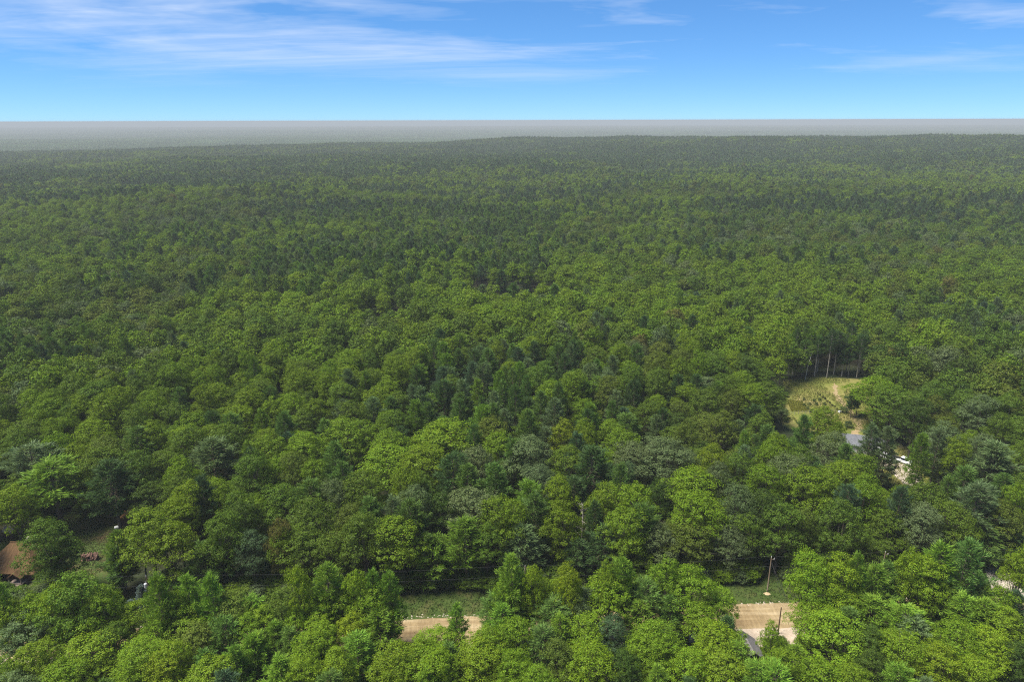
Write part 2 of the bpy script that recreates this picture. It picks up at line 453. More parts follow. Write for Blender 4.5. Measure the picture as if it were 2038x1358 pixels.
def oak_crown(lobes, rng, clump, nleaf, leaf, low=-.35):
    CP, CN = [], []
    for li, (c, r) in enumerate(lobes):
        area = 4 * math.pi * ((r[0] * r[1]) ** 1.6 / 3 + 2 * (r[0] * r[2]) ** 1.6 / 3) ** (1 / 1.6)
        n = max(5, int(area / (clump * clump * 2.3)))
        i = np.arange(n) + .5
        ph = np.arccos(1 - 2 * i / n); th = math.pi * (1 + 5 ** .5) * i + rng.uniform(0, 6)
        d = np.stack([np.cos(th) * np.sin(ph), np.sin(th) * np.sin(ph), np.cos(ph)], -1)
        d = unit(d + rng.normal(size=d.shape) * .22)
        p = c + d * r * rng.uniform(.78, 1.15, (n, 1))
        keep = d[:, 2] > low
        for lj, (c2, r2) in enumerate(lobes):
            if lj != li: keep &= (((p - c2) / r2) ** 2).sum(-1) > .60
        CP.append(p[keep]); CN.append(d[keep])
    CP = np.concatenate(CP); CN = np.concatenate(CN)
    n = len(CP)
    sel = rng.uniform(size=n) > .07
    CP, CN = CP[sel], CN[sel]; n = len(CP)
    cr = clump * rng.uniform(.5, 1.45, (n, 1))
    ax = unit(CN + np.array([0, 0, .75]))
    P = np.repeat(CP, nleaf, 0); A = np.repeat(ax, nleaf, 0); C = np.repeat(cr, nleaf, 0)
    q = unit(rng.normal(size=P.shape) + A * 1.05)
    off = q * C * (1.05 - .55 * rng.uniform(0, 1, (len(P), 1)) ** 2 + .55 * (rng.uniform(0, 1, (len(P), 1)) > .93))
    off[:, 2] *= .8
    Nn = unit(q * .9 + A * .30 + rng.normal(size=P.shape) * .45)
    # the inner leaves that close the crown
    IP, IN = [], []
    for c, r in lobes:
        k = max(4, int(r[0] * r[2] * 5.5 / (leaf * 2.2) ** 1.3 * .35))
        d = unit(rng.normal(size=(k, 3)) + np.array([0, 0, .25]))
        IP.append(c + d * r * rng.uniform(.55, .82, (k, 1))); IN.append(unit(d + rng.normal(size=d.shape) * .5))
    return np.concatenate([cards(P + off, Nn, leaf, rng), cards(np.concatenate(IP), np.concatenate(IN), leaf * 2.2, rng)])
def oak_trunk(lobes, rng, H, base, r0):
    mb = MB()
    dx, dy = rng.uniform(-.4, .4, 2)
    top = lobes[0][0]
    pts = [(0, 0, -.3), (dx * .2, dy * .2, base * .5), (dx, dy, base), (dx * .5 + top[0] * .5, dy * .5 + top[1] * .5, base + (H - base) * .45), tuple(top)]
    mb.tube(pts, [r0 * 1.25, r0, r0 * .85, r0 * .5, r0 * .12], 7)
    for c, r in lobes[1:]:
        z0 = min(base + rng.uniform(-.8, 1.5), c[2] - .5)
        m = np.array([dx, dy, z0]) * .5 + c * .5 + np.array([0, 0, .5])
        mb.tube([(dx * .9, dy * .9, z0), tuple(m), tuple(c + np.array([0, 0, r[2] * .5]))], [r0 * .42, r0 * .28, r0 * .07], 5)
        for k in range(2):
            e = c + rng.normal(size=3) * r * .6
            mb.tube([tuple(m * .4 + c * .6), tuple(e)], [r0 * .16, r0 * .04], 4)
    return mb
def pine_crown(seed, H, Rr, base, whorl=.85, nb=6, tuft=.62, nt=7, blade=.11, full=1.0):
    """whorls of limbs carrying tufts of upswept needles"""
    rng = np.random.default_rng(seed)
    P, D, S = [], [], []
    limbs = []
    z = base
    while z < H - .5:
        t = (z - base) / (H - base)
        L = Rr * (np.interp(t, [0, .12, .35, .7, 1], [.62, .92, 1.0, .62, .10])) * rng.uniform(.8, 1.15)
        k = nb + int(rng.integers(-1, 2)); a0 = rng.uniform(0, 6.28)
        tilt = np.interp(t, [0, .5, 1], [-.10, .20, .85])
        for i in range(k):
            a = a0 + 6.283 * i / k + rng.uniform(-.3, .3)
            l = L * rng.uniform(.55, 1.18)
            zz0 = z + rng.uniform(-.25, .25)
            ti = tilt + rng.uniform(-.12, .12)
            dirh = np.array([math.cos(a), math.sin(a), 0])
            limbs.append(((0, 0, zz0), tuple(dirh * l * .55 + np.array([0, 0, zz0 + ti * l * .45])), tuple(dirh * l + np.array([0, 0, zz0 + ti * l + .12 * l]))))
            m = max(2, int(l / .48 * full))
            for j in range(m):
                s = .28 + .72 * (j + rng.uniform(.2, .9)) / m
                side = rng.uniform(-1, 1) * .42 * l * (1.08 - s) 
                perp = np.array([-dirh[1], dirh[0], 0])
                p = dirh * l * s + perp * side + np.array([0, 0, zz0 + ti * l * s + .12 * l * s * s])
                P.append(p); D.append(unit(dirh * (.75 + .2 * s) + perp * np.sign(side) * .35 + np.array([0, 0, .55 + .5 * t]))); S.append(tuft * rng.uniform(.75, 1.25))
        z += whorl * rng.uniform(.8, 1.2) * (1.0 if t < .75 else .75)
    for k in range(5):
        P.append(np.array([0, 0, H - .9 + .2 * k])); D.append(np.array([rng.normal() * .25, rng.normal() * .25, 1.0])); S.append(tuft)
    P, D, S = np.array(P), unit(np.array(D)), np.array(S)[:, None]
    n = len(P)
    P = np.repeat(P, nt, 0); D = np.repeat(D, nt, 0); S = np.repeat(S, nt, 0)
    d = unit(D + rng.normal(size=D.shape) * .40)
    side = unit(np.cross(d, rng.normal(size=d.shape))) * blade * rng.uniform(.7, 1.4, (len(P), 1))
    st = P + rng.normal(size=P.shape) * S * .22
    V = np.stack([st - side * .55, st + d * S * .55 - side, st + d * S * 1.05, st + d * S * .5 + side], 1).reshape(-1, 3)
    return V, limbs, rng
def pine_trunk(limbs, H, r0, lean=0, lod=0):
    mb = MB()
    mb.tube([(0, 0, -.3), (lean * .3, 0, H * .35), (lean * .6, 0, H * .7), (0, 0, H - .4)], [r0 * 1.15, r0 * .9, r0 * .55, .03], 7)
    for a, b, c in limbs[::1]:
        mb.tube([a, b, c], [.06, .04, .015], 3, cap=False)
    return mb

def protos(kind, i, lod):
    s = 100 * i + 7
    if kind == 'oak':
        H, Rr = 18.0, 4.6
        sh, rng = oak_shape(s, H, Rr, [5.2, 4.2, 6.0, 4.8, 5.5, 3.8, 5.0, 6.2][i % 8], [6, 7, 5, 6, 8, 6, 5, 7][i % 8])
        if lod == 0: return oak_crown(sh, rng, .72, 66, .104), oak_trunk(sh, rng, H, 5.0, .24)
        if lod == 1: return oak_crown(sh, rng, .95, 30, .21), None
        return oak_crown(sh, rng, 1.25, 16, .40, -.1), None
    H, Rr = 18.0, 3.5
    base = [4.0, 6.5, 3.2, 5.0, 8.0, 4.5, 10.5, 2.5][i % 8]
    if lod == 0:
        V, limbs, rng = pine_crown(s, H, Rr, base, 1.0, 6, .80, 18, .052, 1.3)
        return V, pine_trunk(limbs, H, .22, rng.uniform(-.3, .3))
    if lod == 1:
        V, limbs, rng = pine_crown(s, H, Rr, base, 1.2, 5, .95, 12, .12, 1.0); return V, None
    V, limbs, rng = pine_crown(s, H, Rr, base, 1.9, 5, 1.4, 5, .36, .6); return V, None

NV = 8
LEAFM, TRUNKM, MASSM = {}, {}, {}
def mass_trunk(kind):
    mb = MB(); mb.tube([(0, 0, -.3), (0, 0, 16.0)], [.26, .06], 5); return mb
for kind in ('oak', 'pine'):
    for i in range(NV):
        V, tr = protos(kind, i, 0)
        LEAFM[kind, i] = cards_mesh(kind + '_crown', V, 4, M_LEAF)
        TRUNKM[kind, i] = tr.mesh(kind + '_trunk', M_BARK if kind == 'oak' else M_PBARK)
        for lod in (0, 1, 2):
            Vm = V if lod == 0 else protos(kind, i, lod)[0]
            me = cards_mesh('%s_mass' % kind, Vm, 4, M_MASS)
            if lod < 2:            # a stem under the crown, in the second material slot
                me2 = MB().tube([(0, 0, -.3), (0, 0, 15.5)], [.25, .05], 5).mesh('stem', M_BARK)
                import bmesh
                bm = bmesh.new(); bm.from_mesh(me); nf0 = len(bm.faces); bm.from_mesh(me2)
                bm.faces.ensure_lookup_table()
                for f in bm.faces[nf0:]: f.material_index = 1
                bm.to_mesh(me); bm.free(); me.materials.append(M_BARK)
            MASSM[kind, i, lod] = me

# a square of far canopy, for the forest several kilometres off
def far_patch(seed):
    rng = np.random.default_rng(seed)
    out = []
    S, n = 220.0, 22
    for a in range(n):
        for b in range(n):
            x = (a + rng.uniform(0, 1)) / n * S - S / 2; y = (b + rng.uniform(0, 1)) / n * S - S / 2
            h = rng.uniform(13, 21); r = rng.uniform(3.5, 6)
            k = 9
            d = unit(rng.normal(size=(k, 3)) + np.array([0, 0, .8]))
            P = np.array([x, y, h - r]) + d * np.array([r, r, r * .9])
            out.append(cards(P, unit(d + rng.normal(size=d.shape) * .3), r * .55, rng))
    return np.concatenate(out)
FARM = [cards_mesh('far_canopy', far_patch(900 + k), 4, M_MASS) for k in range(3)]

# ------------------------------------------------------------------ foliage colours (real leaf colours, linear)
TONES = {
    'b': ((.130, .207, .011), 'bright yellow-green'),
    'y': ((.158, .222, .010), 'yellowish'),
    'g': ((.092, .153, .015), 'mid-green'),
    'o': ((.106, .145, .018), 'olive'),
    's': ((.108, .152, .054), 'silvery grey-green'),
    'd': ((.058, .100, .014), 'dark green'),
    'u': ((.066, .112, .042), 'dark blue-green'),
    'n': ((.130, .125, .026), 'brownish'),
}
PTONES = {
    'b': ((.145, .250, .026), 'bright green'),
    'y': ((.180, .260, .016), 'yellowish'),
    'g': ((.110, .196, .038), 'mid-green'),
    'o': ((.125, .170, .026), 'olive'),
    's': ((.130, .195, .074), 'silvery grey-green'),
    'd': ((.068, .128, .036), 'dark green'),
    'u': ((.070, .128, .058), 'dark blue-green'),
    'n': ((.115, .092, .036), 'brownish'),
}
def tint_of(kind, tone, rng):
    c = np.array((TONES if kind == 'oak' else PTONES)[tone][0])
    return c * rng.uniform(.88, 1.14) * np.array([rng.uniform(.93, 1.07), 1, rng.uniform(.9, 1.1)])

# ------------------------------------------------------------------ surveyed trees: x, y of the top in the photograph, crown width, kind, tone
BELT = """-6 1172 44 P b|64 1196 92 O b|140 1158 115 O g|112 1177 84 O b|205 1180 80 O b|150 1210 80 O b|95 1213 85 O b|180 1222 115 O b|262 1215 80 O b|40 1240 115 O s|105 1245 65 O s|310 1158 62 P b|370 1160 65 P b|415 1157 62 P b|345 1190 75 O b|320 1228 80 O b|375 1225 105 O b|385 1255 90 O o|445 1240 62 P g|460 1190 90 O o|500 1200 62 P b|490 1235 80 O b|60 1300 90 O b|165 1285 125 O b|275 1290 110 O b|340 1290 80 O b|10 1325 70 O b|310 1320 85 O y|255 1330 80 O b|415 1325 100 O b|405 1305 55 P g|465 1300 62 P b|500 1275 60 P b|120 1330 100 O b|14 1204 80 O b|225 1255 70 O g|
590 1140 62 O y|650 1135 82 P b|705 1150 60 O b|740 1150 52 P b|772 1152 52 P b|560 1188 85 O g|620 1195 62 P b|660 1185 80 O b|740 1185 80 O b|762 1188 66 O b|520 1220 80 O b|590 1222 80 O b|640 1225 90 O b|715 1215 80 O b|752 1226 80 P b|700 1237 70 O y|545 1250 60 P b|575 1262 62 P g|510 1272 60 P b|635 1258 72 O b|610 1280 90 O b|710 1275 78 P b|555 1318 72 P b|600 1325 80 O b|670 1310 82 O b|788 1302 100 O b|908 1213 44 P b|838 1284 80 O b|982 1194 58 P g|892 1292 56 P g|972 1268 92 O b|845 1306 116 O b|950 1290 110 O b|870 1308 80 O b|850 1345 50 P b|1000 1215 60 P b|
1018 1118 60 P b|1060 1138 50 O y|1005 1165 62 O b|1045 1165 70 O b|1085 1170 62 O b|1130 1138 62 O y|1210 1130 48 O b|1240 1123 60 P b|1125 1165 82 O b|1215 1158 100 O b|1170 1185 60 P s|1025 1200 70 P b|1150 1200 62 O s|1100 1205 80 P g|1290 1168 72 P g|1330 1130 82 O b|1380 1142 110 O b|1435 1182 72 O b|1030 1245 90 O b|1115 1235 62 P b|1170 1245 100 O b|1080 1260 80 P g|1220 1238 72 O u|1275 1208 80 P b|1335 1200 62 P g|1395 1215 88 O b|1310 1255 110 O b|1290 1282 90 O b|1430 1258 92 O b|1110 1290 80 O o|1180 1300 112 O b|1470 1292 58 P b|1474 1272 44 O b|1375 1310 100 O b|1440 1320 118 O b|1310 1340 60 P b|1448 1240 46 P d|1025 1310 82 O b|1070 1340 80 O b|1245 1310 70 O d|
1615 1112 92 O b|1682 1118 84 O b|1652 1150 130 O b|1710 1112 50 P b|1748 1136 72 P b|1770 1130 60 P g|1815 1105 62 O b|1838 1118 100 O b|1878 1093 80 P b|1932 1088 78 P g|2040 1100 66 O b|1678 1188 92 O b|1735 1200 82 P b|1875 1170 100 P b|1940 1158 56 O g|1628 1216 96 O b|1668 1240 140 O b|1692 1222 60 P g|1540 1252 46 O b|1805 1218 72 P b|1922 1195 80 P b|1996 1184 80 O b|1962 1205 82 P b|2005 1230 92 O b|1822 1240 80 P s|1800 1278 110 O b|1915 1260 110 O b|1972 1270 100 O y|1882 1300 100 O y|1742 1265 72 O d|1560 1312 88 O b|1508 1332 60 P b|1548 1336 78 P b|1640 1336 120 O b|1702 1340 82 O b|1792 1336 62 P b|2026 1188 62 P u|2026 1292 72 O d|1740 1310 80 O d|1950 1325 90 O b"""
BEYOND = """50 842 90 O g|180 845 80 O b|105 870 72 O b|270 855 70 P g|300 843 62 O b|370 860 90 O g|450 850 80 O g|57 892 92 P s|95 925 118 P b|15 975 82 O b|195 900 100 O g|150 890 70 O b|215 925 92 P d|265 905 80 O g|330 895 92 O g|420 880 92 P s|370 965 72 O b|430 960 80 O b|400 955 52 P u|345 1000 82 O b|285 1020 110 O b|330 1050 105 O b|230 1062 52 P b|82 1042 106 O g|112 1082 92 O g|232 1098 60 P g|440 1030 82 O g|400 1085 62 P g|435 1093 62 P g|472 1010 70 O d|
560 970 92 O g|585 905 62 O o|620 915 62 O b|615 870 90 O b|690 840 112 O b|665 885 58 P g|680 925 58 P g|770 895 130 O b|838 900 112 O b|665 960 72 O s|775 860 90 O b|880 850 150 O b|975 838 82 O o|950 893 72 O s|900 910 70 P d|930 930 60 P g|985 930 60 P g|880 985 72 O d|945 980 110 O s|780 995 56 P s|815 1003 72 P g|735 1000 70 P g|695 1012 82 O o|620 1000 110 O g|555 1040 55 O n|600 1055 100 O g|560 1055 60 O b|720 1030 102 O g|790 1035 108 O b|862 1072 82 P b|925 1040 82 P b|985 1000 92 O b|970 1050 72 O g|500 1065 72 O u|650 1075 80 O g|
1050 875 92 O s|1130 895 92 O g|1075 930 82 O s|1022 880 60 P g|1180 897 82 P d|1125 842 62 O y|1165 860 42 O y|1240 860 82 O b|1330 880 130 O s|1420 890 72 O y|1385 938 122 O b|1392 990 110 O b|1430 925 62 O s|1475 905 72 O g|1475 975 82 O s|1110 955 72 O y|1055 965 62 P b|1020 1000 72 O b|1205 970 82 O b|1265 970 92 O b|1245 1015 92 O b|1120 1005 82 O b|1040 1050 82 P s|1065 990 70 P g|1280 1010 62 P g|1262 1070 90 O b|1312 1050 82 O s|1370 1045 110 O o|1490 1030 72 O g|1455 1055 72 O s|1150 1078 60 P d|1205 1055 82 P d|1310 960 60 O d|
1540 885 72 O b|1592 890 62 O g|1570 910 92 O s|1660 868 90 O s|1690 925 100 O b|1720 912 70 O b|1610 935 100 O b|1650 945 72 O b|1530 930 82 O b|1730 958 92 O b|1560 1010 92 O g|1600 1018 62 O o|1680 1003 95 O g|1775 1025 82 O g|1840 1010 82 O s|1900 1010 92 O g|1796 976 50 P u|1852 968 100 O g|1890 957 50 P g|1950 970 82 P s|1925 937 70 P g|2000 1005 82 O o|1985 890 100 P s|1912 875 58 O y|1872 860 48 P s|1838 870 42 P b|1770 857 48 P s|1738 850 46 P s|1965 870 62 O s|2026 970 62 O b|1640 815 64 O b|1602 834 44 P g|1668 840 40 O b|1750 755 100 O b|1790 775 90 O g|1830 800 80 O d|1700 782 24 P d|1712 778 22 P d|1520 985 80 O d|1640 1060 80 O g|1745 1075 80 O g|1880 1050 80 P g|1960 1040 90 P g|2015 1050 80 P d"""
rngT = np.random.default_rng(42)
trees = []       # dicts: kind, x, y, h, w, tone, hand
def add_tree(kind, x, y, h, w, tone, hand, var=None):
    trees.append(dict(kind=kind, x=x, y=y, h=h, w=w, tone=tone, hand=hand, var=int(rngT.integers(NV)) if var is None else var, rz=rngT.uniform(0, 6.28)))
def survey(text, hO, hP, hand):
    for row in text.replace('\n', '').split('|'):
        if not row.strip(): continue
        a = row.split()
        px, py, wpx = map(float, a[:3]); kind = 'oak' if a[3] == 'O' else 'pine'
        h = (hO if kind == 'oak' else hP) * rngT.uniform(.94, 1.06)
        if wpx < 30: h = 9.5
        # the visible tip is the crown's far-upper rim, close to the tree's top
        x, y = G(px, py + ((-12 if kind == 'oak' else -8) if hand == 'belt' else (-5 if kind == 'oak' else -3)), h)
        w = wpx * 1.10 / px_per_m(x, y, h * .75)
        if kind == 'pine': w *= 1.06
        add_tree(kind, x, y, h, w, a[4], hand)
survey(BELT, 12.6, 12.2, 'belt')
survey(BEYOND, 17.8, 18.2, 'beyond')
# surveyed trees may not stand on the road or the verge: slide them along the line of sight, changing their height
for t in trees:
    ry = road_y(t['x']); y0 = t['y']
    if t['hand'] == 'belt' and t['y'] > ry - 5.2: ny = ry - 5.2 - rngT.uniform(0, 2)
    elif t['hand'] == 'beyond' and t['y'] < ry + 13.4: ny = ry + 13.4 + rngT.uniform(0, 2)
    else: continue
    k = ny / y0
    t['h'] = max(6.0, CAM_Z - (CAM_Z - t['h']) * k); t['x'] *= k; t['y'] = ny; t['w'] *= k
# tall bare-stemmed pines along the far edge of the clearing
for px, dy, hh in ((1572, 0, 17), (1586, 2, 18), (1600, -1, 16.5), (1612, 1, 18), (1624, 0, 17), (1632, 3, 19), (1645, -1, 18), (1656, 1, 19), (1667, 2, 18), (1680, 0, 17), (1692, 1, 18.5), (1706, -1, 17), (1722, 3, 18), (1580, 4, 18), (1606, 4, 19), (1638, 5, 18), (1674, 5, 18), (1700, 5, 18)):
    x, y = G(px, 753)
    add_tree('pine', x, y + 1.5 + dy + rngT.uniform(-1, 2), hh * rngT.uniform(.82, 1.1), 5.4 + rngT.uniform(-1.2, 1.2), 'gbds'[int(rngT.integers(4))], 'edge', (6, 4, 4, 6, 1)[int(rngT.integers(5))])

# open places that no other tree may stand in or hide (outlined in the photograph, tested for each tree)
OPEN = [[(812, 1178), (948, 1178), (948, 1250), (812, 1258)], [(1462, 1162), (1592, 1162), (1585, 1262), (1500, 1262), (1466, 1236)], [(1480, 1250), (1515, 1250), (1512, 1290), (1485, 1285)],
        [(135, 1030), (262, 1030), (262, 1050), (200, 1115), (155, 1110)], [(0, 1083), (66, 1083), (66, 1168), (0, 1160)], [(160, 1100), (212, 1100), (212, 1170), (165, 1165)], [(250, 1150), (303, 1150), (303, 1222), (255, 1222)],
        [(1572, 757), (1735, 757), (1725, 800), (1712, 866), (1680, 862), (1575, 850)], [(1692, 870), (1775, 870), (1775, 912), (1700, 905)], [(1758, 905), (1812, 905), (1838, 962), (1790, 968)], [(1795, 865), (1825, 865), (1825, 885), (1795, 885)], [(1825, 890), (1865, 890), (1865, 912), (1825, 912)],
        [(1962, 1122), (1990, 1122), (2002, 1150), (1975, 1152)], [(1522, 1108), (1550, 1108), (1550, 1185), (1522, 1185)], [(1750, 1098), (1764, 1098), (1764, 1126), (1750, 1126)], [(1035, 1126), (1052, 1126), (1052, 1142), (1035, 1142)]]
def hides_many(x, y, h, w, pine):
    """for many trees at once: does any of its sample points fall inside an open place"""
    x, y, h, w = (np.asarray(v, float) for v in (x, y, h, w))
    lo = np.where(pine, .25, .30)
    pts = []
    for f, s in ((1.0, .15), (.8, .75), (.6, 1.0), (None, .8)):
        for k in (-1, -.5, 0, .5, 1): pts.append(np.stack([x + k * s * w / 2, y, h * (lo if f is None else f)], -1))
    pts.append(np.stack([x, y, 0 * x], -1))
    P = proj(np.stack(pts, 1))
    bad = np.zeros(len(x), bool)
    for poly in OPEN:
        q = np.array(poly, float); inside = np.zeros(P.shape[:2], bool)
        for a, b in zip(q, np.roll(q, -1, 0)):
            inside ^= ((a[1] > P[..., 1]) != (b[1] > P[..., 1])) & (P[..., 0] < (b[0] - a[0]) * (P[..., 1] - a[1]) / (b[1] - a[1] + 1e-9) + a[0])
        bad |= inside.any(1)
    return bad

# ------------------------------------------------------------------ the rest of the forest, on a jittered lattice
def build_fill():
    rng = np.random.default_rng(5)
    hx = np.array([[t['x'], t['y']] for t in trees]); hr = np.array([t['w'] for t in trees]) / 2
    out = []
    def lattice(y0, y1, cell):
        ys = np.arange(y0, y1, cell)
        for yy in ys:
            half = yy * .80 + 25
            xs = np.arange(-half, half, cell)
            x = xs + rng.uniform(-.42, .42, len(xs)) * cell; y = yy + rng.uniform(-.42, .42, len(xs)) * cell
            yield x, y
    for x, y in lattice(58, 460, 7.3): out.append(np.stack([x, y], -1))
    for x, y in lattice(460, 1100, 7.8): out.append(np.stack([x, y], -1))
    for x, y in lattice(1100, 2950, 8.8): out.append(np.stack([x, y], -1))
    P = np.concatenate(out)
    x, y = P[:, 0], P[:, 1]; n = len(P)
    d = np.hypot(x, y)
    big = vnoise(x / 420, y / 300, 25)
    pn = vnoise(x / 70, y / 60, 21) * .45 + vnoise(x / 19, y / 19, 22) * .25 + big * .30
    far_p = sstep(500, 1100, d) * .08 + sstep(950, 1500, d) * .14
    pine = pn + rng.uniform(-.14, .14, n) > (.60 - far_p)
    tone_n = vnoise(x / 45, y / 45, 31) * .5 + vnoise(x / 240, y / 170, 32) * .5
    h = np.where(pine, rng.uniform(14, 20, n), rng.uniform(12.5, 20, n)) + (vnoise(x / 60, y / 60, 33) - .5) * 6
    w = np.where(pine, rng.uniform(5.2, 8.0, n), rng.uniform(8.0, 12.4, n))
    belt = y < road_y(x)
    h = np.where(belt, h * .62, h); w = np.where(belt, w * .8, w)
    scale_far = 1 + .25 * sstep(1100, 1300, d)
    w = w * scale_far
    ok = (y < road_y(x) - 8) | (y > road_y(x) + 16.5)
    dr = np.array(drive)
    for i in range(len(dr) - 1):
        a, b = dr[i], dr[i + 1]; ab = b - a
        t = np.clip(((P - a) @ ab) / (ab @ ab), 0, 1)
        ok &= np.linalg.norm(P - (a + t[:, None] * ab), axis=1) > 6.5
    ok &= ~((vnoise(x / 60, y / 34, 61) > .92) & (d > 300))
    near = d < 330
    ks = np.where(near & ok)[0]
    dd = np.hypot(hx[:, 0][None] - x[ks][:, None], hx[:, 1][None] - y[ks][:, None])
    ok[ks] &= ~(dd < hr[None] * .62 + w[ks][:, None] * .22).any(1)
    ks = np.where(near & ok)[0]
    ok[ks] &= ~hides_many(x[ks], y[ks], h[ks], w[ks], pine[ks])
    z = terrain(x, y)
    tones = []
    for k in range(n):
        u = rng.uniform()
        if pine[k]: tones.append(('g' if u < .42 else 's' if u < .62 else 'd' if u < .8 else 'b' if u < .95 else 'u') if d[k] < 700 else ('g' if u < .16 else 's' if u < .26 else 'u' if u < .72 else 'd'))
        else:
            tn = tone_n[k] + rng.uniform(-.25, .25)
            tones.append('n' if u < .003 else 'b' if tn > .56 else 'g' if tn > .34 else 'o' if u < .40 else 's' if u < .72 else 'd')
    return x, y, z, h, w, pine, tones, ok, d
fx, fy, fz, fh, fw, fpine, ftone, fok, fd = build_fill()

# the ones that show largest become trees of their own, up to about 300 of each kind
def in_frame(x, y, z):
    p = proj((x, y, z)); return -30 < p[0] < W_PX + 30 and -20 < p[1] < H_PX + 20
taken = np.zeros(len(fx), bool)
for kind in ('oak', 'pine'):
    have = sum(t['kind'] == kind for t in trees)
    cand = [k for k in np.argsort(fd) if fok[k] and fpine[k] == (kind == 'pine') and fd[k] < 420 and in_frame(fx[k], fy[k], fz[k] + fh[k] * .85)]
    for k in cand[:max(0, 300 - have)]:
        taken[k] = True
        add_tree(kind, float(fx[k]), float(fy[k]), float(fh[k]), float(fw[k]), ftone[k], '')

# ------------------------------------------------------------------ build the single trees
def ordinal(n):
    return '%d%s' % (n, 'th' if 10 <= n % 100 <= 20 else {1: 'st', 2: 'nd', 3: 'rd'}.get(n % 10, 'th'))
def row_of(t):
    d = t['y'] - road_y(t['x'])
    if d < 0:
        return 'lining the near road edge' if d > -11 else 'mid-belt below the road' if d > -22 else 'deep below the road'
    if t['hand'] == 'edge': return 'on bare stem behind the clearing'
    if d < 26: return 'fronting the grass verge'
    if d < 42: return 'in second rank behind the verge'
    if d < 62: return 'in third rank behind the verge'
    if d < 95: return 'level with the cabin clearing'
    return 'deep in forest beyond the cabin'
rows = {}
for t in trees: rows.setdefault((t['kind'], t['tone'], row_of(t)), []).append(t)
for (kind, tone, row), ts in rows.items():
    ts.sort(key=lambda t: float(proj((t['x'], t['y'], t['h']))[0]))
    for i, t in enumerate(ts):
        adj = (TONES if kind == 'oak' else PTONES)[tone][1]
        t['label'] = '%s %s %s, %s from the cabin side' % (adj, 'broadleaf' if kind == 'oak' else 'pine', row, ordinal(i + 1)) if len(ts) > 1 else 'only %s %s %s' % (adj, 'broadleaf' if kind == 'oak' else 'pine', row)
rngC = np.random.default_rng(77)
for t in trees:
    kind, v = t['kind'], t['var']
    wH = t['h'] / 18.0; wR = t['w'] / (2 * (4.75 if kind == 'oak' else 3.6))
    root = empty('broadleaf_tree' if kind == 'oak' else 'pine_tree', (t['x'], t['y'], float(terrain(t['x'], t['y']))), t['rz'], (wR, wR, wH))
    tag(root, t['label'], 'tree', ('broadleaf trees' if kind == 'oak' else 'pine trees') + (' in the belt below the road' if t['y'] < road_y(t['x']) else ' of the forest beyond the road'))
    c = bpy.data.objects.new('crown', LEAFM[kind, v]); COL.objects.link(c); c.parent = root
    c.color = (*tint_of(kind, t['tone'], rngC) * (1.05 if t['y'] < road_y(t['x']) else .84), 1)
    k = bpy.data.objects.new('trunk', TRUNKM[kind, v]); COL.objects.link(k); k.parent = root
    if t['hand'] == 'edge':
        k.material_slots[0].link = 'OBJECT'; k.material_slots[0].material = M_PALEBARK

# ------------------------------------------------------------------ masses: points that carry a tree each
def source_collection(name, meshes):
    c = bpy.data.collections.new(name)
    for i, me in enumerate(meshes):
        o = bpy.data.objects.new('%s_%03d' % (name, i), me); c.objects.link(o)
    return c
def scatter(name, coll, pos, idx, rotz, scl, tint, label, cat):
    me = bpy.data.meshes.new(name)
    n = len(pos)
    me.vertices.add(n); me.vertices.foreach_set('co', np.asarray(pos, np.float32).ravel())
    a = me.attributes.new('idx', 'INT', 'POINT'); a.data.foreach_set('value', np.asarray(idx, np.int32))
    a = me.attributes.new('rot', 'FLOAT_VECTOR', 'POINT'); r = np.zeros((n, 3), np.float32); r[:, 2] = rotz; a.data.foreach_set('vector', r.ravel())
    a = me.attributes.new('scl', 'FLOAT_VECTOR', 'POINT'); a.data.foreach_set('vector', np.asarray(scl, np.float32).ravel())
    a = me.attributes.new('tint', 'FLOAT_COLOR', 'POINT'); c = np.ones((n, 4), np.float32); c[:, :3] = tint; a.data.foreach_set('color', c.ravel())
    o = bpy.data.objects.new(name, me); COL.objects.link(o)
    ng = bpy.data.node_groups.new(name, 'GeometryNodeTree')
    ng.interface.new_socket('Geometry', in_out='INPUT', socket_type='NodeSocketGeometry')
    ng.interface.new_socket('Geometry', in_out='OUTPUT', socket_type='NodeSocketGeometry')
    N, L = ng.nodes, ng.links
    gi, go = N.new('NodeGroupInput'), N.new('NodeGroupOutput')
    ci = N.new('GeometryNodeCollectionInfo'); ci.inputs['Collection'].default_value = coll
    ci.inputs['Separate Children'].default_value = True; ci.inputs['Reset Children'].default_value = True
    ip = N.new('GeometryNodeInstanceOnPoints'); ip.inputs['Pick Instance'].default_value = True
    def attr(nm, ty):
        q = N.new('GeometryNodeInputNamedAttribute'); q.data_type = ty; q.inputs['Name'].default_value = nm; return q.outputs['Attribute']
    mp = N.new('GeometryNodeMeshToPoints'); L.new(gi.outputs[0], mp.inputs[0])
    L.new(mp.outputs[0], ip.inputs['Points']); L.new(ci.outputs[0], ip.inputs['Instance'])
    L.new(attr('idx', 'INT'), ip.inputs['Instance Index']); L.new(attr('rot', 'FLOAT_VECTOR'), ip.inputs['Rotation']); L.new(attr('scl', 'FLOAT_VECTOR'), ip.inputs['Scale'])
    L.new(ip.outputs[0], go.inputs[0])
    md = o.modifiers.new('scatter', 'NODES'); md.node_group = ng
    return tag(o, label, cat, kind='stuff')
rest = fok & ~taken
rngF = np.random.default_rng(99)
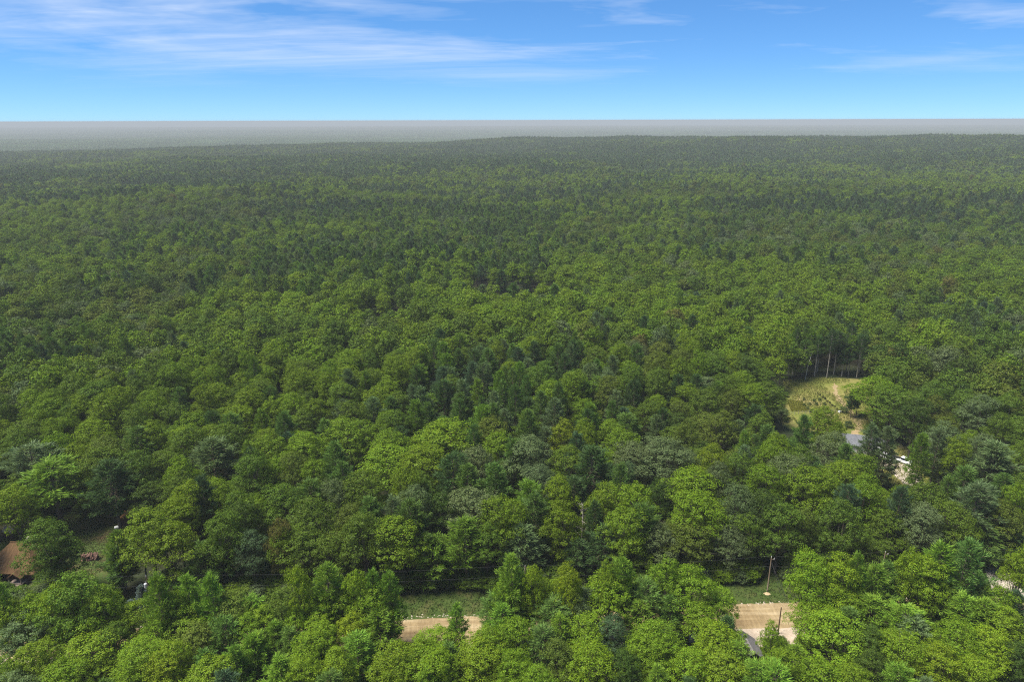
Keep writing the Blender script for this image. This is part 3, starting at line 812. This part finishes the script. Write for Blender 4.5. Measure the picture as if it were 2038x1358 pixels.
def mass(name, sel, lod, label):
    ks = np.where(sel)[0]
    src = source_collection(name + '_source', [MASSM['oak', i, lod] for i in range(NV)] + [MASSM['pine', i, lod] for i in range(NV)])
    pos = np.stack([fx[ks], fy[ks], fz[ks]], -1)
    idx = rngF.integers(0, NV, len(ks)) + np.where(fpine[ks], NV, 0)
    wr = fw[ks] / np.where(fpine[ks], 7.2, 9.5); scl = np.stack([wr, wr, fh[ks] / 18], -1)
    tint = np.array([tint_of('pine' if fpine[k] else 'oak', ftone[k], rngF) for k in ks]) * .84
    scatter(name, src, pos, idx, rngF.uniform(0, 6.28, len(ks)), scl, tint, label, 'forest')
mass('forest', rest & (fd < 250), 0, 'forest trees filling in behind the single trees')
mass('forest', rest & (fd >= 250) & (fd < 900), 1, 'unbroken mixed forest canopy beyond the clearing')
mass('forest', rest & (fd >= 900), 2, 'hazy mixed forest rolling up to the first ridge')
# several kilometres off: whole squares of canopy
pp = []
for yy in np.arange(2950, 16000, 205):
    half = yy * .80 + 300
    for xx in np.arange(-half, half, 205): pp.append((xx + rngF.uniform(-20, 20), yy + rngF.uniform(-20, 20)))
pp = np.array(pp); n = len(pp)
sc = np.ones((n, 3)) * 1.08
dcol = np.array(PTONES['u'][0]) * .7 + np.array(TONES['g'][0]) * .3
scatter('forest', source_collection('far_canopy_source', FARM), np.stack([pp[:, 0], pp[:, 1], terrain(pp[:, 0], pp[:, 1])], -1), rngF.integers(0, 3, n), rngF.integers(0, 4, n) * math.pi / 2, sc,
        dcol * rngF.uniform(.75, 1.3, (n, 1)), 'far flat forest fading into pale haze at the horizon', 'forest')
# bushes and saplings along the forest edge, the verge and in the gaps
bp = []
for k in range(2300):
    x = rngF.uniform(-130, 140); y = road_y(x) + 10.2 + rngF.uniform(0, 1) ** .7 * 8
    bp.append((x, y, rngF.uniform(1.4, 4.2)))
for k in range(1500):
    x = rngF.uniform(-120, 130); y = road_y(x) - 7.5 - abs(rngF.normal()) * 14
    bp.append((x, y, rngF.uniform(1.5, 3.5)))
for k in range(5200):
    y = rngF.uniform(140, 400); x = rngF.uniform(-.8, .8) * y
    bp.append((x, y, rngF.uniform(1.5, 4.0)))
bp = np.array(bp)
bp = bp[~((bp[:, 1] > 235) & (bp[:, 1] < 285) & (bp[:, 0] > 85) & (bp[:, 0] < 145))]
bp = bp[~hides_many(bp[:, 0], bp[:, 1], bp[:, 2], bp[:, 2] * 1.2, False)]; n = len(bp)
wr = bp[:, 2] * rngF.uniform(.9, 1.4, n) / 9.5
scatter('undergrowth', source_collection('bush_source', [MASSM['oak', i, 1] for i in range(NV)]), np.stack([bp[:, 0], bp[:, 1], -bp[:, 2] * .22], -1), rngF.integers(0, NV, n), rngF.uniform(0, 6.28, n),
        np.stack([wr, wr, bp[:, 2] * 1.22 / 18], -1), np.array([tint_of('oak', 'ggdsb'[int(rngF.integers(5))], rngF) * .9 for _ in range(n)]), 'leafy undergrowth along the forest edge and between the stems', 'undergrowth')

# grass on the verge, the lawn and the clearing: loose blades
def grass(name, pts, hgt, wid, cols, label):
    rng = np.random.default_rng(3)
    P = np.repeat(np.asarray(pts), 3, 0); n = len(P)
    P = P + np.concatenate([rng.normal(size=(n, 2)) * .12, np.zeros((n, 1))], 1)
    a = rng.uniform(0, 6.28, n); h = hgt * rng.uniform(.5, 1.4, n)
    s = np.stack([np.cos(a), np.sin(a), 0 * a], -1) * (wid * rng.uniform(.6, 1.4, n))[:, None]
    tip = np.stack([rng.normal(size=n) * .25 * h, rng.normal(size=n) * .25 * h, h], -1)
    V = np.stack([P - s, P + s, P + tip], 1).reshape(-1, 3)
    m, nn, l, out = mat(name + '_blade')
    g = nn.new('ShaderNodeNewGeometry'); r = ramp(nn, [(i / (len(cols) - 1), c) for i, c in enumerate(cols)])
    l.new(g.outputs['Random Per Island'], r.inputs[0]); bsdf(nn, l, out, r.outputs[0], .9, .15)
    o = bpy.data.objects.new(name, cards_mesh(name, V, 3, m)); COL.objects.link(o)
    return tag(o, label, 'grass', kind='stuff')
rg = np.random.default_rng(8)
gp = []
for k in range(26000):
    x = rg.uniform(-115, 125); t = rg.uniform(0, 1); y = road_y(x) + 4.3 + 12 * t
    if rg.uniform() < .35 + .6 * vnoise(x / 2.2, y / 2.2, 41): gp.append((x, y, 0))
grass('grass', gp, .38, .06, [(.030, .060, .010), (.050, .090, .016), (.065, .095, .022), (.11, .105, .04)], 'rough green grass on the roadside verge')
def in_poly(poly, n, rg):
    q = np.array(poly); lo, hi = q.min(0), q.max(0); out = []
    while len(out) < n:
        p = rg.uniform(lo, hi); a = q; b = np.roll(q, -1, 0)
        c = ((a[:, 1] > p[1]) != (b[:, 1] > p[1])) & (p[0] < (b[:, 0] - a[:, 0]) * (p[1] - a[:, 1]) / (b[:, 1] - a[:, 1] + 1e-9) + a[:, 0])
        if c.sum() % 2: out.append((p[0], p[1], 0))
    return out
fp = [p for p in in_poly(field_poly, 16000, rg) if vnoise(p[0] / 7, p[1] / 7, 51) > .42]
grass('meadow_grass', fp, .45, .07, [(.105, .135, .025), (.155, .17, .034), (.21, .20, .055)], 'patchy yellow-green grass in the clearing')
lp = [p for p in in_poly([G(110, 1035), G(262, 1030), G(262, 1060), G(220, 1130), G(150, 1165), G(80, 1165)], 9000, rg)]
grass('lawn_grass', lp, .2, .05, [(.05, .08, .02), (.09, .09, .03), (.11, .08, .04)], 'short green and brown grass by the cabin')
# stones pushed up along the road edge
st = MB(); rs = random.Random(5)
for k in range(900):
    x = rs.uniform(-100, 110); y = road_y(x) + rs.choice((1, 1, 1, -1)) * (3.95 + rs.gauss(0, .28)); s = rs.uniform(.08, .26)
    st.add([(x - s, y, -.02), (x, y - s * .9, -.02), (x + s, y, -.02), (x, y + s * .8, -.02), (x + rs.uniform(-.3, .3) * s, y, s * rs.uniform(.6, 1))], [(0, 1, 4), (1, 2, 4), (2, 3, 4), (3, 0, 4)])
tag(st.build('gravel', M_STONE), 'pale stones thrown up along the road edges', 'gravel', kind='stuff')
# ------------------------------------------------------------------ built things
M_POLE = simple('pole_wood', (.16, .12, .085), (.30, .24, .18), 2.0, .9, .1, (1, 1, .2))
M_DPOLE = simple('dark_pole_wood', (.06, .038, .024), (.12, .078, .05), 2.0, .9, .1, (1, 1, .2))
M_WHITE = simple('white_paint', (.72, .72, .70), (.82, .82, .80), 4, .6, .3)
M_GREYMETAL = simple('grey_metal', (.36, .38, .40), (.48, .50, .52), 3, .45, .5)
M_WIRE = simple('wire', (.10, .10, .105))
M_GLASSDARK = simple('dark_glass', (.012, .015, .02), None, rough=.12, spec=.6)
M_CABINWALL = simple('red_brown_logs', (.045, .018, .012), (.10, .042, .028), 1.5, .85, .2, (.3, .3, 3))
M_CABINROOF = simple('brown_shingles', (.068, .040, .019), (.150, .088, .042), 1.2, .92, .1, (2.5, .5, .5), .6)
M_SHEDROOF = simple('orange_brown_roof', (.20, .095, .035), (.34, .18, .075), 1.4, .92, .1)
M_GREYROOF = simple('grey_shingles', (.09, .095, .105), (.165, .17, .185), 1.6, .9, .15)
M_DGREYROOF = simple('weathered_grey_roof', (.11, .10, .10), (.20, .19, .185), 1.2, .9, .15, (.5, 3, 3))
M_STEP = simple('grey_wood', (.16, .12, .10), (.30, .24, .20), 2, .9)
M_LOG = simple('split_logs', (.10, .055, .04), (.22, .13, .10), 2, .9)
M_RUBBER = simple('rubber', (.015, .015, .015))
M_BLACKCAR = simple('black_paint', (.012, .013, .015), None, rough=.25, spec=.5)
M_WHITECAR = simple('white_car_paint', (.75, .75, .74), None, rough=.3, spec=.5)
M_SILVER = simple('silver_paint', (.42, .44, .47), None, rough=.3, spec=.5, metal=.3)
M_LAMP = simple('lamp_glass', (.65, .66, .66), None, rough=.2)
M_SPRUCE_BARK = M_BARK

# ---- utility poles on the verge and their wires
def h_for(x, y, py):
    lo, hi = 0.0, 40.0
    for _ in range(40):
        m = (lo + hi) / 2
        if proj((x, y, m))[1] > py: lo = m
        else: hi = m
    return lo
p3 = G(1527, 1178); OFF = p3[1] - road_y(p3[0])
def on_line(px):
    x = 0.0
    for _ in range(30):
        y = road_y(x) + OFF; x += (px - float(proj((x, y, 5))[0])) / px_per_m(x, y, 5)
    return x, road_y(x) + OFF
def pole(loc, h, label, transformer=False, guys=False, m=M_POLE, plain=False):
    r = empty('utility_pole', (loc[0], loc[1], 0)); tag(r, label, 'pole', None if plain else 'utility poles along the verge')
    MB().tube([(0, 0, -.3), (0, 0, h * .5), (0, 0, h)], [.15, .13, .10], 8).build('pole', m, r)
    if plain: return r
    MB().tube([(0, 0, h - .05), (0, 0, h + .28)], [.07, .03], 6).build('insulator', M_WHITE, r)
    a = MB().box((.32, 0, h - .55), (.7, .09, .10)).build('bracket', M_POLE, r)
    MB().tube([(.6, 0, h - .5), (.6, 0, h - .22)], [.07, .03], 6).build('insulator', M_WHITE, a)
    if transformer:
        t = MB().tube([(-.42, 0, h - 2.7), (-.42, 0, h - 2.6), (-.42, 0, h - 1.75), (-.42, 0, h - 1.65)], [.24, .30, .30, .16], 10).build('transformer', M_GREYMETAL, r)
        MB().tube([(-.42, .12, h - 1.68), (-.42, .12, h - 1.35)], [.06, .03], 6).build('bushing', M_WHITE, t)
    if guys:
        for k, (gx, gy) in enumerate(((2.3, -1.4), (3.1, -2.6))):
            MB().tube([(0, 0, h - .6 - .5 * k), (gx, gy, 0)], .022, 4).build('guy_wire', M_WIRE, r)
    return r
poles = []
for px, py, lab, tr, gu in ((297, 1148, 'grey utility pole with a drum transformer above the tall blue spruce', True, False), (1045, 1128, 'utility pole top poking out behind the belt near mid-road', False, False),
                            (1531, 1110, 'guyed utility pole standing on the verge above the sand pile', False, True), (1757, 1100, 'pale utility pole against dark forest beside a leaning stem', False, False)):
    loc = on_line(px) if not gu else p3
    h = h_for(loc[0], loc[1], py); poles.append((loc, h)); pole(loc, h, lab, tr, gu)
def span(zoff, name, label):
    mb = MB(); pts = []
    ends = [((-150, road_y(-150) + OFF), poles[0][1])] + poles + [((165, road_y(165) + OFF), poles[-1][1])]
    for (a, ha), (b, hb) in zip(ends[:-1], ends[1:]):
        for k in range(14):
            t = k / 14; pts.append((a[0] + (b[0] - a[0]) * t, a[1] + (b[1] - a[1]) * t, ha + (hb - ha) * t + zoff - 4 * .8 * t * (1 - t)))
    pts.append((*ends[-1][0], ends[-1][1] + zoff))
    tag(mb.tube(pts, .008, 4).build(name, M_WIRE), label, 'wire', 'overhead wires along the road')
span(.28, 'power_line', 'topmost overhead wire strung along the verge poles')
span(-2.2, 'power_line', 'lower overhead wire strung beneath the power line')
px5 = G(1548, 1263)
pole(px5, h_for(px5[0], px5[1], 1210), 'plain dark brown wooden pole on the near side of the dirt road', m=M_DPOLE, plain=True)
sp = empty('sand_pile', (*G(1527, 1183), 0)); tag(sp, 'small pale sand heap with a dark stake on the verge', 'sand pile')
mb = MB(); rs2 = random.Random(3)
for ring, (rr, zz) in enumerate(((.7, .01), (.5, .10), (.25, .20), (.08, .24))):
    mb.v += [(rr * math.cos(a * .524) * rs2.uniform(.85, 1.15), rr * .7 * math.sin(a * .524) * rs2.uniform(.85, 1.15), zz) for a in range(12)]
mb.f += [(r * 12 + k, r * 12 + (k + 1) % 12, r * 12 + 12 + (k + 1) % 12, r * 12 + 12 + k) for r in range(3) for k in range(12)] + [tuple(36 + k for k in range(12))]
mb.build('heap', simple('sand', (.34, .25, .14), (.46, .35, .21), 3), sp)
MB().tube([(0, .2, 0), (.02, .2, .75)], .06, 6).build('stake', M_DPOLE, sp)

# ---- buildings
def gable(r, w, d, hw, rise, over, mroof, mwall, axis='x', gap=.004):
    """walls with gable ends, two roof slabs and a ridge cap; ridge along axis"""
    if axis == 'x':
        MB().prism([(-d / 2, 0), (d / 2, 0), (d / 2, hw), (0, hw + rise), (-d / 2, hw)], -w / 2, w / 2, 'x').build('wall', mwall, r)
        s, L = d / 2, w / 2 + over
        k = rise / s
        for sg in (-1, 1):
            e = s + over
            MB().prism([(0, hw + rise + .03), (sg * e, hw - k * over + .03), (sg * e, hw - k * over + .17), (0, hw + rise + .19)][::sg], -L, L, 'x').build('roof', mroof, r)
    else:
        MB().prism([(-w / 2, 0), (w / 2, 0), (w / 2, hw), (0, hw + rise), (-w / 2, hw)], -d / 2, d / 2, 'y').build('wall', mwall, r)
        s, L = w / 2, d / 2 + over
        k = rise / s
        for sg in (-1, 1):
            e = s + over
            MB().prism([(0, hw + rise + .03), (sg * e, hw - k * over + .03), (sg * e, hw - k * over + .17), (0, hw + rise + .19)][::sg], -L, L, 'y').build('roof', mroof, r)
def window(r, c, w, h, face='y', mframe=None):
    x, y, z = c
    if face == 'y':
        f = MB().box((x, y - .03, z), (w + .2, .07, h + .2)).build('window', mframe or M_WHITE, r)
        MB().box((x, y - .055, z), (w, .05, h)).build('pane', M_GLASSDARK, f)
    else:
        f = MB().box((x + .03, y, z), (.07, w + .2, h + .2)).build('window', mframe or M_WHITE, r)
        MB().box((x + .055, y, z), (.05, w, h)).build('pane', M_GLASSDARK, f)

# brown cabin with a hipped roof, porch gable and steps
cx, cyy = G(20, 1160)
cab = empty('cabin', (cx, cyy + 5.0, 0), R(-3)); tag(cab, 'dark red cabin with a steep brown hipped roof and porch steps', 'house')
for k in range(8):
    MB().box((0, 0, .28 + .27 * k), (11.4, 9.4, .262)).build('log_course', M_CABINWALL, cab)
e, hw, rh, rl = (6.3, 5.3), 2.35, 6.6, 1.9
mb = MB()
top, bot = [(-rl, 0, rh), (rl, 0, rh)], [(-e[0], -e[1], hw), (e[0], -e[1], hw), (e[0], e[1], hw), (-e[0], e[1], hw)]
mb.add(bot + top + [(p[0], p[1], p[2] - .2) for p in bot], [(0, 1, 5, 4), (1, 2, 5), (2, 3, 4, 5), (3, 0, 4), (0, 6, 7, 1), (1, 7, 8, 2), (2, 8, 9, 3), (3, 9, 6, 0), (9, 8, 7, 6)])
rf = mb.build('roof', M_CABINROOF, cab)
MB().tube([(-rl - .1, 0, rh + .02), (rl + .1, 0, rh + .02)], .14, 6).build('ridge_cap', M_CABINROOF, rf)
MB().box((1.2, 1.4, rh - .2), (.7, .7, 1.4)).build('chimney', M_STONE, rf)
po = MB().prism([(1.2, 2.0), (2.7, 3.1), (4.2, 2.0), (4.2, 2.16), (2.7, 3.28), (1.2, 2.16)], -6.6, -4.2, 'y').build('porch_roof', M_CABINROOF, cab)
for x in (1.4, 4.0): MB().box((x, -6.4, 1.0), (.16, .16, 2.0)).build('porch_post', M_STEP, cab)
MB().box((2.7, -5.6, .62), (3.0, 1.8, .16)).build('porch_floor', M_STEP, cab)
for k in range(4): MB().box((2.7, -6.7 - .32 * k, .50 - .15 * k), (1.9, .34, .10)).build('step', M_STEP, cab)
MB().box((2.7, -4.73, 1.45), (.95, .06, 1.9)).build('door', M_STEP, cab)
for x in (-3.4, -.8): window(cab, (x, -4.72, 1.4), 1.2, .9, mframe=M_STEP)

sx, sy = G(258, 1047)
shd = empty('shed', (sx, sy + 1.8, 0), R(8)); tag(shd, 'small red-brown shed with an orange-brown gable roof at the lawn edge', 'shed')
gable(shd, 4.6, 3.6, 1.9, 1.15, .35, M_SHEDROOF, M_CABINWALL, 'y')
MB().box((0, -1.83, .95), (1.3, .06, 1.8)).build('door', M_CABINWALL, shd)
sx, sy = G(20, 1072)
gs = empty('garden_shed', (sx, sy + 1, 0), R(-12)); tag(gs, 'low shed with a pale pinkish-grey roof behind the cabin', 'shed')
gable(gs, 2.8, 2.4, 1.7, .6, .2, simple('pale_roof', (.30, .25, .23), (.42, .36, .34), 2), M_CABINWALL, 'x')
tx, ty = G(241, 1049)
tk = empty('gas_tank', (tx, ty - 1.2, 0), R(20)); tag(tk, 'small white tank on the lawn by the orange-roofed shed', 'tank')
MB().tube([(-.85, 0, .6), (-.75, 0, .6), (-.6, 0, .6), (.6, 0, .6), (.75, 0, .6), (.85, 0, .6)], [.08, .28, .36, .36, .28, .08], 12).build('barrel', M_WHITE, tk)
for x in (-.45, .45): MB().box((x, 0, .14), (.12, .5, .28)).build('foot', M_GREYMETAL, tk)
MB().tube([(0, 0, .94), (0, 0, 1.1)], .12, 8).build('cap', M_GREYMETAL, tk)
wx, wy = G(180, 1115)
wp = empty('woodpile', (wx, wy, 0), R(4)); tag(wp, 'low reddish-brown stack of logs on the cabin lawn', 'woodpile')
lg = MB().tube([(-.6, 0, 0), (.6, 0, 0)], .15, 7).mesh('log', M_LOG)
for rw in range(5):
    for k in range(12 - rw % 2):
        o = bpy.data.objects.new('log', lg); COL.objects.link(o); o.parent = wp
        o.location = (-1.75 + .31 * k + .15 * (rw % 2) + rs2.uniform(-.02, .02), rs2.uniform(-.08, .08), .15 + .265 * rw); o.rotation_euler = (0, rs2.uniform(0, 6), R(90))

# grey-roofed garage below the road
gx_, gy_ = G(1479, 1256, 4.0)
gar = empty('garage', (gx_, gy_ - 3.2, 0), R(4)); tag(gar, 'garage with a weathered grey gable roof among trees below the road', 'garage')
gable(gar, 4.2, 5.0, 2.4, 1.6, .35, M_DGREYROOF, M_STEP, 'y')
MB().box((0, 2.53, 1.05), (2.4, .06, 2.1)).build('door', M_WHITE, gar)

# grey-roofed white house and outbuilding by the driveway
hx_, hy_ = G(1714, 903)
hs = empty('house', (hx_, hy_ + 3.2, 0), R(-14)); tag(hs, 'white house with a grey shingle gable roof below the clearing', 'house')
gable(hs, 8.6, 6.4, 2.5, 1.9, .45, M_GREYROOF, M_WHITE, 'x')
for x in (-2.4, 1.9): window(hs, (x, -3.2, 1.5), 1.1, 1.1)
MB().box((0, -3.23, 1.05), (.95, .06, 2.1)).build('door', M_STEP, hs)
ox, oy = G(1757, 900)
ob = empty('outbuilding', (ox, oy + 1.6, 0), R(10)); tag(ob, 'small white outbuilding with grey roof between the two pines', 'outbuilding')
gable(ob, 3.6, 3.2, 2.2, 1.0, .3, M_GREYROOF, M_WHITE, 'y')
MB().box((0, -1.63, 1.0), (1.6, .06, 1.9)).build('door', M_GREYMETAL, ob)

# ---- vehicles
def car(px, py, rz, mpaint, label, kind='car', name='parked_car'):
    x, y = G(px, py); r = empty(name, (x, y, 0.03), rz); tag(r, label, kind, 'vehicles by the driveway')
    L, Wd = (5.6, 1.95) if kind == 'pickup' else (4.7, 1.85)
    h = L / 2
    body = [(-h, .45), (-h + .05, .95), (-h + .9, 1.02), (h - 1.35, 1.02), (h - .15, .88), (h, .55), (h - .1, .38), (-h + .1, .38)]
    if kind == 'pickup': body = [(-h, .5), (-h, 1.05), (h - 1.6, 1.08), (h - .15, .98), (h, .6), (h - .1, .42), (-h + .1, .42)]
    b = MB()
    n = len(body)
    ys = (-Wd / 2, -Wd / 2 + .12, Wd / 2 - .12, Wd / 2)
    for q, yv in enumerate(ys):
        inset = .06 if q in (0, 3) else 0
        b.v += [(p[0] * (1 - inset / h), yv, p[1] - (inset if p[1] > .8 else 0)) for p in body]
    for q in range(3): b.f += [(q * n + i, q * n + (i + 1) % n, (q + 1) * n + (i + 1) % n, (q + 1) * n + i) for i in range(n)]
    b.f += [tuple(range(n))[::-1], tuple(3 * n + i for i in range(n))]
    b.build('body', mpaint, r)
    if kind == 'pickup': cab_ = [(-.35, 1.05), (-.2, 1.72), (.95, 1.72), (1.55, 1.05)]
    else: cab_ = [(-h + .35, 1.0), (-h + .8, 1.55), (.35, 1.58), (1.15, 1.0)]
    w2 = Wd / 2 - .14
    g = MB(); m = len(cab_)
    g.v += [(p[0], -w2 * (1 if p[1] < 1.2 else .85), p[1]) for p in cab_] + [(p[0], w2 * (1 if p[1] < 1.2 else .85), p[1]) for p in cab_]
    g.f += [(0, 1, 2, 3)[::-1], (4, 5, 6, 7)] + [(i, (i + 1) % 4, 4 + (i + 1) % 4, 4 + i) for i in range(4)]
    gw = g.build('window_glass', M_GLASSDARK, r)
    MB().box(((cab_[1][0] + cab_[2][0]) / 2, 0, cab_[1][1] + .03), (cab_[2][0] - cab_[1][0] + .12, w2 * 1.72, .07)).build('roof', mpaint, r)
    if kind == 'pickup': MB().box((-h + 1.2, 0, 1.075), (2.1, Wd - .4, .03)).build('cargo_bed', M_RUBBER, r)
    for xx in (-h + .95, h - 1.0):
        for yy in (-Wd / 2 + .1, Wd / 2 - .1):
            wl_ = MB().tube([(xx, yy - .11, .34), (xx, yy + .11, .34)], .34, 14).build('wheel', M_RUBBER, r)
            MB().tube([(xx, yy - .12, .34), (xx, yy + .12, .34)], .19, 10).build('rim', M_GREYMETAL, wl_)
    for yy in (-.62, .62): MB().box((h - .1, yy, .75), (.12, .36, .16)).build('headlight', M_LAMP, r)
    return r
car(1795, 921, R(-50), M_WHITECAR, 'white pickup truck parked at the top of the pale driveway', 'pickup', 'pickup_truck')
car(1809, 876, R(15), M_BLACKCAR, 'black car parked under the trees behind the pines', 'car')
car(1849, 906, R(-20), M_SILVER, 'silver car parked on the grass beside the pines', 'car')
car(1767, 917, R(-70), M_WHITECAR, 'white car nosed in between the pines beside the pickup', 'car')
# white boat-like trailer body beside the house
trx, try_ = G(1745, 906)
tr_ = empty('camper_trailer', (trx, try_, 0), R(-30)); tag(tr_, 'white box trailer parked in front of the outbuilding', 'trailer')
MB().prism([(-1.9, .55), (1.7, .55), (1.95, .9), (1.95, 1.9), (1.6, 2.3), (-1.7, 2.3), (-1.9, 2.05)], -.95, .95, 'y').build('body', M_WHITECAR, tr_)
for yy in (-.85, .85): MB().tube([(0, yy - .1, .32), (0, yy + .1, .32)], .32, 12).build('wheel', M_RUBBER, tr_)
MB().box((2.5, 0, .5), (1.2, .1, .1)).build('drawbar', M_GREYMETAL, tr_)
MB().box((.3, -.96, 1.6), (.9, .05, .5)).build('window', M_GLASSDARK, tr_)

# ---- garden in the clearing
def bush(px, py, h, w, tint, label, group, name='garden_bush'):
    x, y = G(px, py)
    r = empty(name, (x, y, 0), rs2.uniform(0, 6), (w / 9.5, w / 9.5, h * 1.3 / 18)); tag(r, label, 'bush', group)
    c = bpy.data.objects.new('foliage', LEAFM['oak', rs2.randrange(NV)]); COL.objects.link(c); c.parent = r; c.location = (0, 0, -4.2); c.color = (*tint, 1)
words_ = ['first', 'second', 'third', 'fourth', 'fifth', 'sixth', 'seventh', 'eighth', 'ninth', 'tenth', 'eleventh', 'twelfth']
for k in range(11):
    t = k / 10
    bush(1627 + 49 * t, 785 + 38 * t + (rs2.uniform(-1, 1)), 0.7, .80, (.030, .030, .014), '%s dark plant from the forest end of the slanting garden row' % words_[k], 'dark plants in the slanting garden row')
for k, (a, b) in enumerate(((1600, 797), (1611, 807), (1601, 809), (1620, 800), (1631, 798), (1625, 807), (1641, 807), (1607, 815), (1613, 821))):
    bush(a, b, 1.1, 1.25, (.050, .085, .022), '%s green shrub of the loose garden patch, counted from the crop rows' % words_[k], 'green shrubs in the garden patch')
bush(1688, 852, 2.4, 2.8, (.030, .058, .018), 'large dark bush at the foot of the clearing by the house', None, 'bush')
bush(1680, 822, 2.2, 3.2, (.045, .080, .025), 'grey-green bush at the end of the garden row', None, 'bush')
fe = empty('wire_fence', (*G(1574, 826), 0)); tag(fe, 'pale post and wire fence below the garden patch', 'fence')
a0 = Vector((*G(1574, 826), 0)); b0 = Vector((*G(1662, 822), 0))
for k in range(13):
    p = (b0 - a0) * (k / 12)
    MB().tube([(p.x, p.y, -.1), (p.x, p.y, 1.25)], .06, 6).build('post', M_PALEBARK, fe)
for z in (.4, .8, 1.15): MB().tube([(0, 0, z), tuple((b0 - a0) + Vector((0, 0, z)))], .02, 4).build('wire', M_WIRE, fe)
cx_, cy_ = G(1671, 822)
cr = empty('white_crate', (cx_, cy_, 0), .4); tag(cr, 'small white box at the end of the garden row', 'box')
MB().box((0, 0, .3), (.9, .7, .6)).build('box', M_WHITE, cr); MB().box((0, 0, .63), (1.0, .8, .06)).build('lid', M_GREYMETAL, cr)
cp = []
for k in range(7):
    a = np.array(G(1568 + 4.6 * k, 798 + .4 * k)); b = np.array(G(1577 + 4.6 * k, 820))
    for t in np.linspace(0, 1, 60): q = a + (b - a) * t; cp += [(q[0] + rg.normal() * .12, q[1] + rg.normal() * .1, 0) for _ in range(3)]
grass('crop_seedlings', cp, .5, .10, [(.14, .16, .02), (.20, .19, .03)], 'yellow-green crop rows beside the garden patch')

# ---- special trees
def dead_tree(px, py, h, label, nbr=26, lean=.3):
    x, y = G(px, py, h); r = empty('dead_tree', (x, y, 0), 1.0); tag(r, label, 'tree')
    MB().tube([(0, 0, -.3), (lean * .4, 0, h * .4), (lean, 0, h * .75), (lean * .8, .1, h)], [.24, .19, .12, .03], 7).build('trunk', M_DEADWOOD, r)
    for k in range(nbr):
        z = h * (.28 + .7 * k / nbr); a = rs2.uniform(0, 6.28); l = rs2.uniform(.8, 2.6) * (1.15 - .6 * k / nbr)
        d = Vector((math.cos(a), math.sin(a), rs2.uniform(-.15, .35))); s = Vector((lean * min(1, z / h / .75), 0, z))
        mb = MB().tube([s, s + d * l * .6, s + d * l + Vector((0, 0, .15 * l))], [.045, .03, .012], 4)
        for q in range(3):
            e0 = s + d * l * (.45 + .18 * q); e1 = e0 + Vector((rs2.gauss(0, .35), rs2.gauss(0, .35), .2)); mb.tube([e0, e1], [.02, .008], 3)
        mb.build('branch', M_DEADWOOD, r)
dead_tree(1160, 1002, 14.0, 'bare grey dead pine with short side branches in front rank of forest')
dead_tree(279, 1092, 9.0, 'bare pinkish-grey dead snag above the transformer pole', 18, .8)
dead_tree(1243, 1045, 11.0, 'bare bleached snag among bright oaks behind the verge', 12, .6)
SV, slimbs, _ = pine_crown(4242, 9.0, 2.0, .3, .42, 9, .42, 8, .07, 1.5)
M_SP = cards_mesh('spruce_crown', SV, 4, M_LEAF); M_ST = pine_trunk(slimbs, 9.0, .14).mesh('spruce_trunk', M_BARK)
for px, pb, pt, w, lab in ((288, 1214, 1166, 2.7, 'tall narrow blue spruce beneath the transformer pole'), (262, 1214, 1195, 1.9, 'little blue spruce on the brown lawn corner')):
    x, y = G(px, pb); h = h_for(x, y, pt)
    r = empty('blue_spruce', (x, y, 0), 1.3, (w / 4, w / 4, h / 9)); tag(r, lab, 'tree', 'blue spruces')
    c = bpy.data.objects.new('crown', M_SP); COL.objects.link(c); c.parent = r; c.color = (.14, .19, .185, 1)
    k = bpy.data.objects.new('trunk', M_ST); COL.objects.link(k); k.parent = r
bx_, by_ = G(1602, 757)
br = empty('birch_tree', (bx_, by_, 0)); tag(br, 'leaning white-stemmed birch at the far edge of the clearing', 'tree')
MB().tube([(0, 0, -.2), (.3, 0, 3.5), (.9, .2, 7.5), (1.5, .3, 11)], [.12, .10, .08, .04], 8).build('trunk', simple('birch_bark', (.45, .43, .40), (.62, .60, .57), 3, stretch=(1, 1, 4)), br)
c = bpy.data.objects.new('crown', LEAFM['oak', 3]); COL.objects.link(c); c.parent = br; c.scale = (.38, .38, .38); c.location = (1.3, .3, 7.4); c.color = (.085, .14, .02, 1)
# ------------------------------------------------------------------ haze
def haze():
    mb = MB().box((0, 0, 12.8), (43000, 43000, 166.4))
    m, n, l, out = mat('haze_air')
    v = n.new('ShaderNodeVolumePrincipled')
    v.inputs['Color'].default_value = (.54, .57, .575, 1)
    v.inputs['Density'].default_value = .00017
    v.inputs['Anisotropy'].default_value = 0.0
    l.new(v.outputs[0], out.inputs['Volume'])
    o = mb.build('haze', m)
    tag(o, 'pale summer haze over the forest', 'haze', kind='stuff')
haze()
